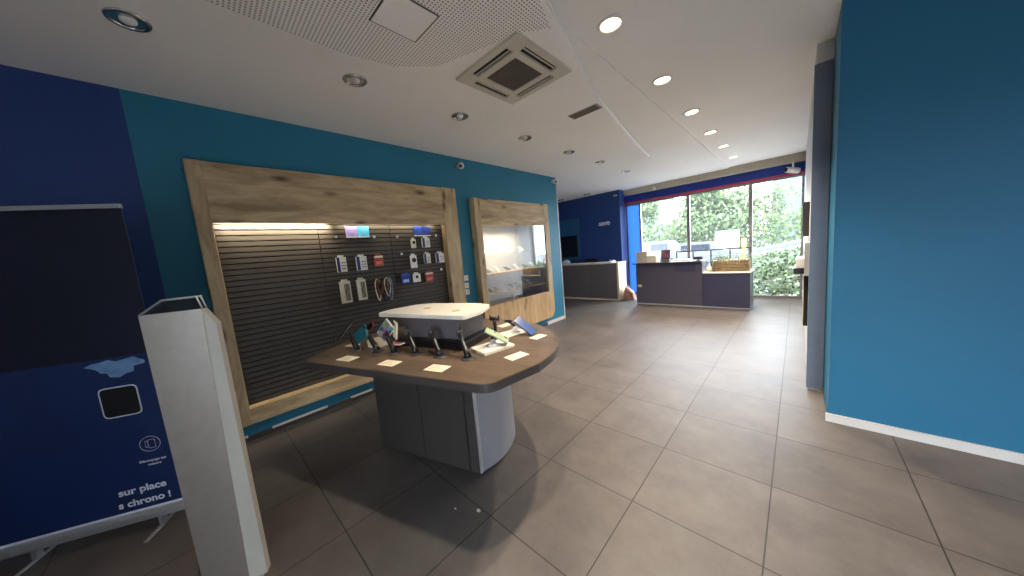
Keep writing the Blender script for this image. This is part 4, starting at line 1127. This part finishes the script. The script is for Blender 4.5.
# buildings
def building(x0, x1, y0, y1, h, label, m, rows, cols):
    t = thing('building', label, 'building', ((x0 + x1) / 2, (y0 + y1) / 2, -.02))
    obj('wall', MB().box(x0, x1, y0, y1, -.02, h), m, t)
    obj('roof', MB().box(x0 - .2, x1 + .2, y0 - .2, y1 + .2, h, h + .25), M['alu_light'], t)
    for r in range(rows):
        for c in range(cols):
            xc = x0 + (c + .5) * (x1 - x0) / cols; zc = (r + .5) * h / rows
            obj('window', MB().box(xc - .5, xc + .5, y0 - .03, y0 + .02, zc - .5, zc + .55), mat('distant_glass', (52, 60, 68), .3), t)
pale = mat('pale_render', (74, 75, 78), .8)
building(-2.2, 6.0, 46, 54, 8.2, 'pale grey apartment block behind the trees on the right', pale, 3, 5)
building(-24, -15, 48, 56, 8.0, 'pale building far behind the left trees', pale, 3, 4)
# parked white van, tent roof, billboard, yellow post
vn = thing('white_van', 'white parked vehicle seen through the left clear pane', 'van', (-5.9, 18.5, 0))
vb = MB().prism([(-7.6, .35), (-4.3, .35), (-4.25, .85), (-4.75, 1.0), (-5.2, 1.42), (-7.55, 1.46)], -.85, .85, Matrix.Translation((0, 18.6, 0)) @ Matrix.Rotation(PI/2, 4, 'X'), bev=.05)
obj('body', vb, mat('van_paint', (84, 86, 90), .4), vn)
for x in (-7.0, -4.9):
    for y in (17.78, 19.42):
        obj('wheel', MB().tube([(x, y - .1, .32), (x, y + .1, .32)], .32, 20), M['black'], vn)
obj('side_window', MB().box(-6.0, -5.15, 17.735, 17.75, .95, 1.30), mat('vehicle_glass', (28, 32, 38), .2), vn)
cr = thing('silver_car', 'pale parked car low behind the counter at the centre pane', 'car', (-3.6, 16.5, 0))
cb = MB().prism([(-4.9, .3), (-1.9, .3), (-1.85, .75), (-2.4, .85), (-2.9, 1.22), (-4.0, 1.25), (-4.6, .9), (-4.9, .8)], -.8, .8, Matrix.Translation((0, 16.6, 0)) @ Matrix.Rotation(PI/2, 4, 'X'), bev=.05)
obj('body', cb, mat('car_paint', (82, 84, 88), .35), cr)
for x in (-4.4, -2.4):
    for y in (15.83, 17.37): obj('wheel', MB().tube([(x, y - .1, .30), (x, y + .1, .30)], .30, 20), M['black'], cr)
obj('side_window', MB().box(-4.0, -2.85, 15.785, 15.80, .88, 1.15), mat('vehicle_glass', (28, 32, 38), .2), cr)
bb = thing('billboard', 'blank white billboard on posts across the street', 'billboard', (-2.78, 20, 0))
obj('board', MB().box(-3.30, -2.28, 19.95, 20.0, .80, 1.66), mat('billboard_sheet', (132, 130, 132), .6), bb)
obj('frame', bars([(-3.33, -2.25, 19.94, 20.01, .77, .80), (-3.33, -2.25, 19.94, 20.01, 1.66, 1.69), (-3.33, -3.30, 19.94, 20.01, .77, 1.69), (-2.28, -2.25, 19.94, 20.01, .77, 1.69)]), M['alu_light'], bb)
for x in (-3.1, -2.5): obj('post', MB().tube([(x, 20.05, -.02), (x, 20.05, 1.5)], .04, 8), M['alu'], bb)
yp = thing('yellow_bollard', 'yellow post at the foot of the right mullion across the street', 'bollard', (-2.02, 19.5, 0))
obj('post', MB().box(-2.10, -1.92, 19.4, 19.6, -.02, 1.15, bev=.02), mat('signal_yellow', (236, 200, 60), .5), yp)
obj('cap', MB().box(-2.11, -1.91, 19.39, 19.61, 1.15, 1.2, bev=.02), mat('signal_yellow_cap', (216, 180, 50), .5), yp)
tn = thing('canopy_tent', 'white sloping canopy roof beyond the leafy screen', 'canopy', (-.6, 20, 0))
obj('canvas', MB().prism([(-1.9, .55), (.9, 1.05), (.9, 1.0), (-1.9, .50)], -1.5, 1.5, Matrix.Translation((0, 20.5, 0)) @ Matrix.Rotation(PI/2, 4, 'X')), mat('canopy_cloth', (78, 84, 92), .7), tn)
obj('side_sheet', MB().prism([(-1.9, -.02), (.9, -.02), (.9, 1.0), (-1.9, .50)], -.02, .02, Matrix.Translation((0, 19.0, 0)) @ Matrix.Rotation(PI/2, 4, 'X')), mat('bluish_canvas', (70, 78, 88), .7), tn)
for x in (-1.85, .85): obj('pole', MB().tube([(x, 21.9, -.02), (x, 21.9, .5 if x < 0 else 1.0)], .03, 8), M['alu'], tn)
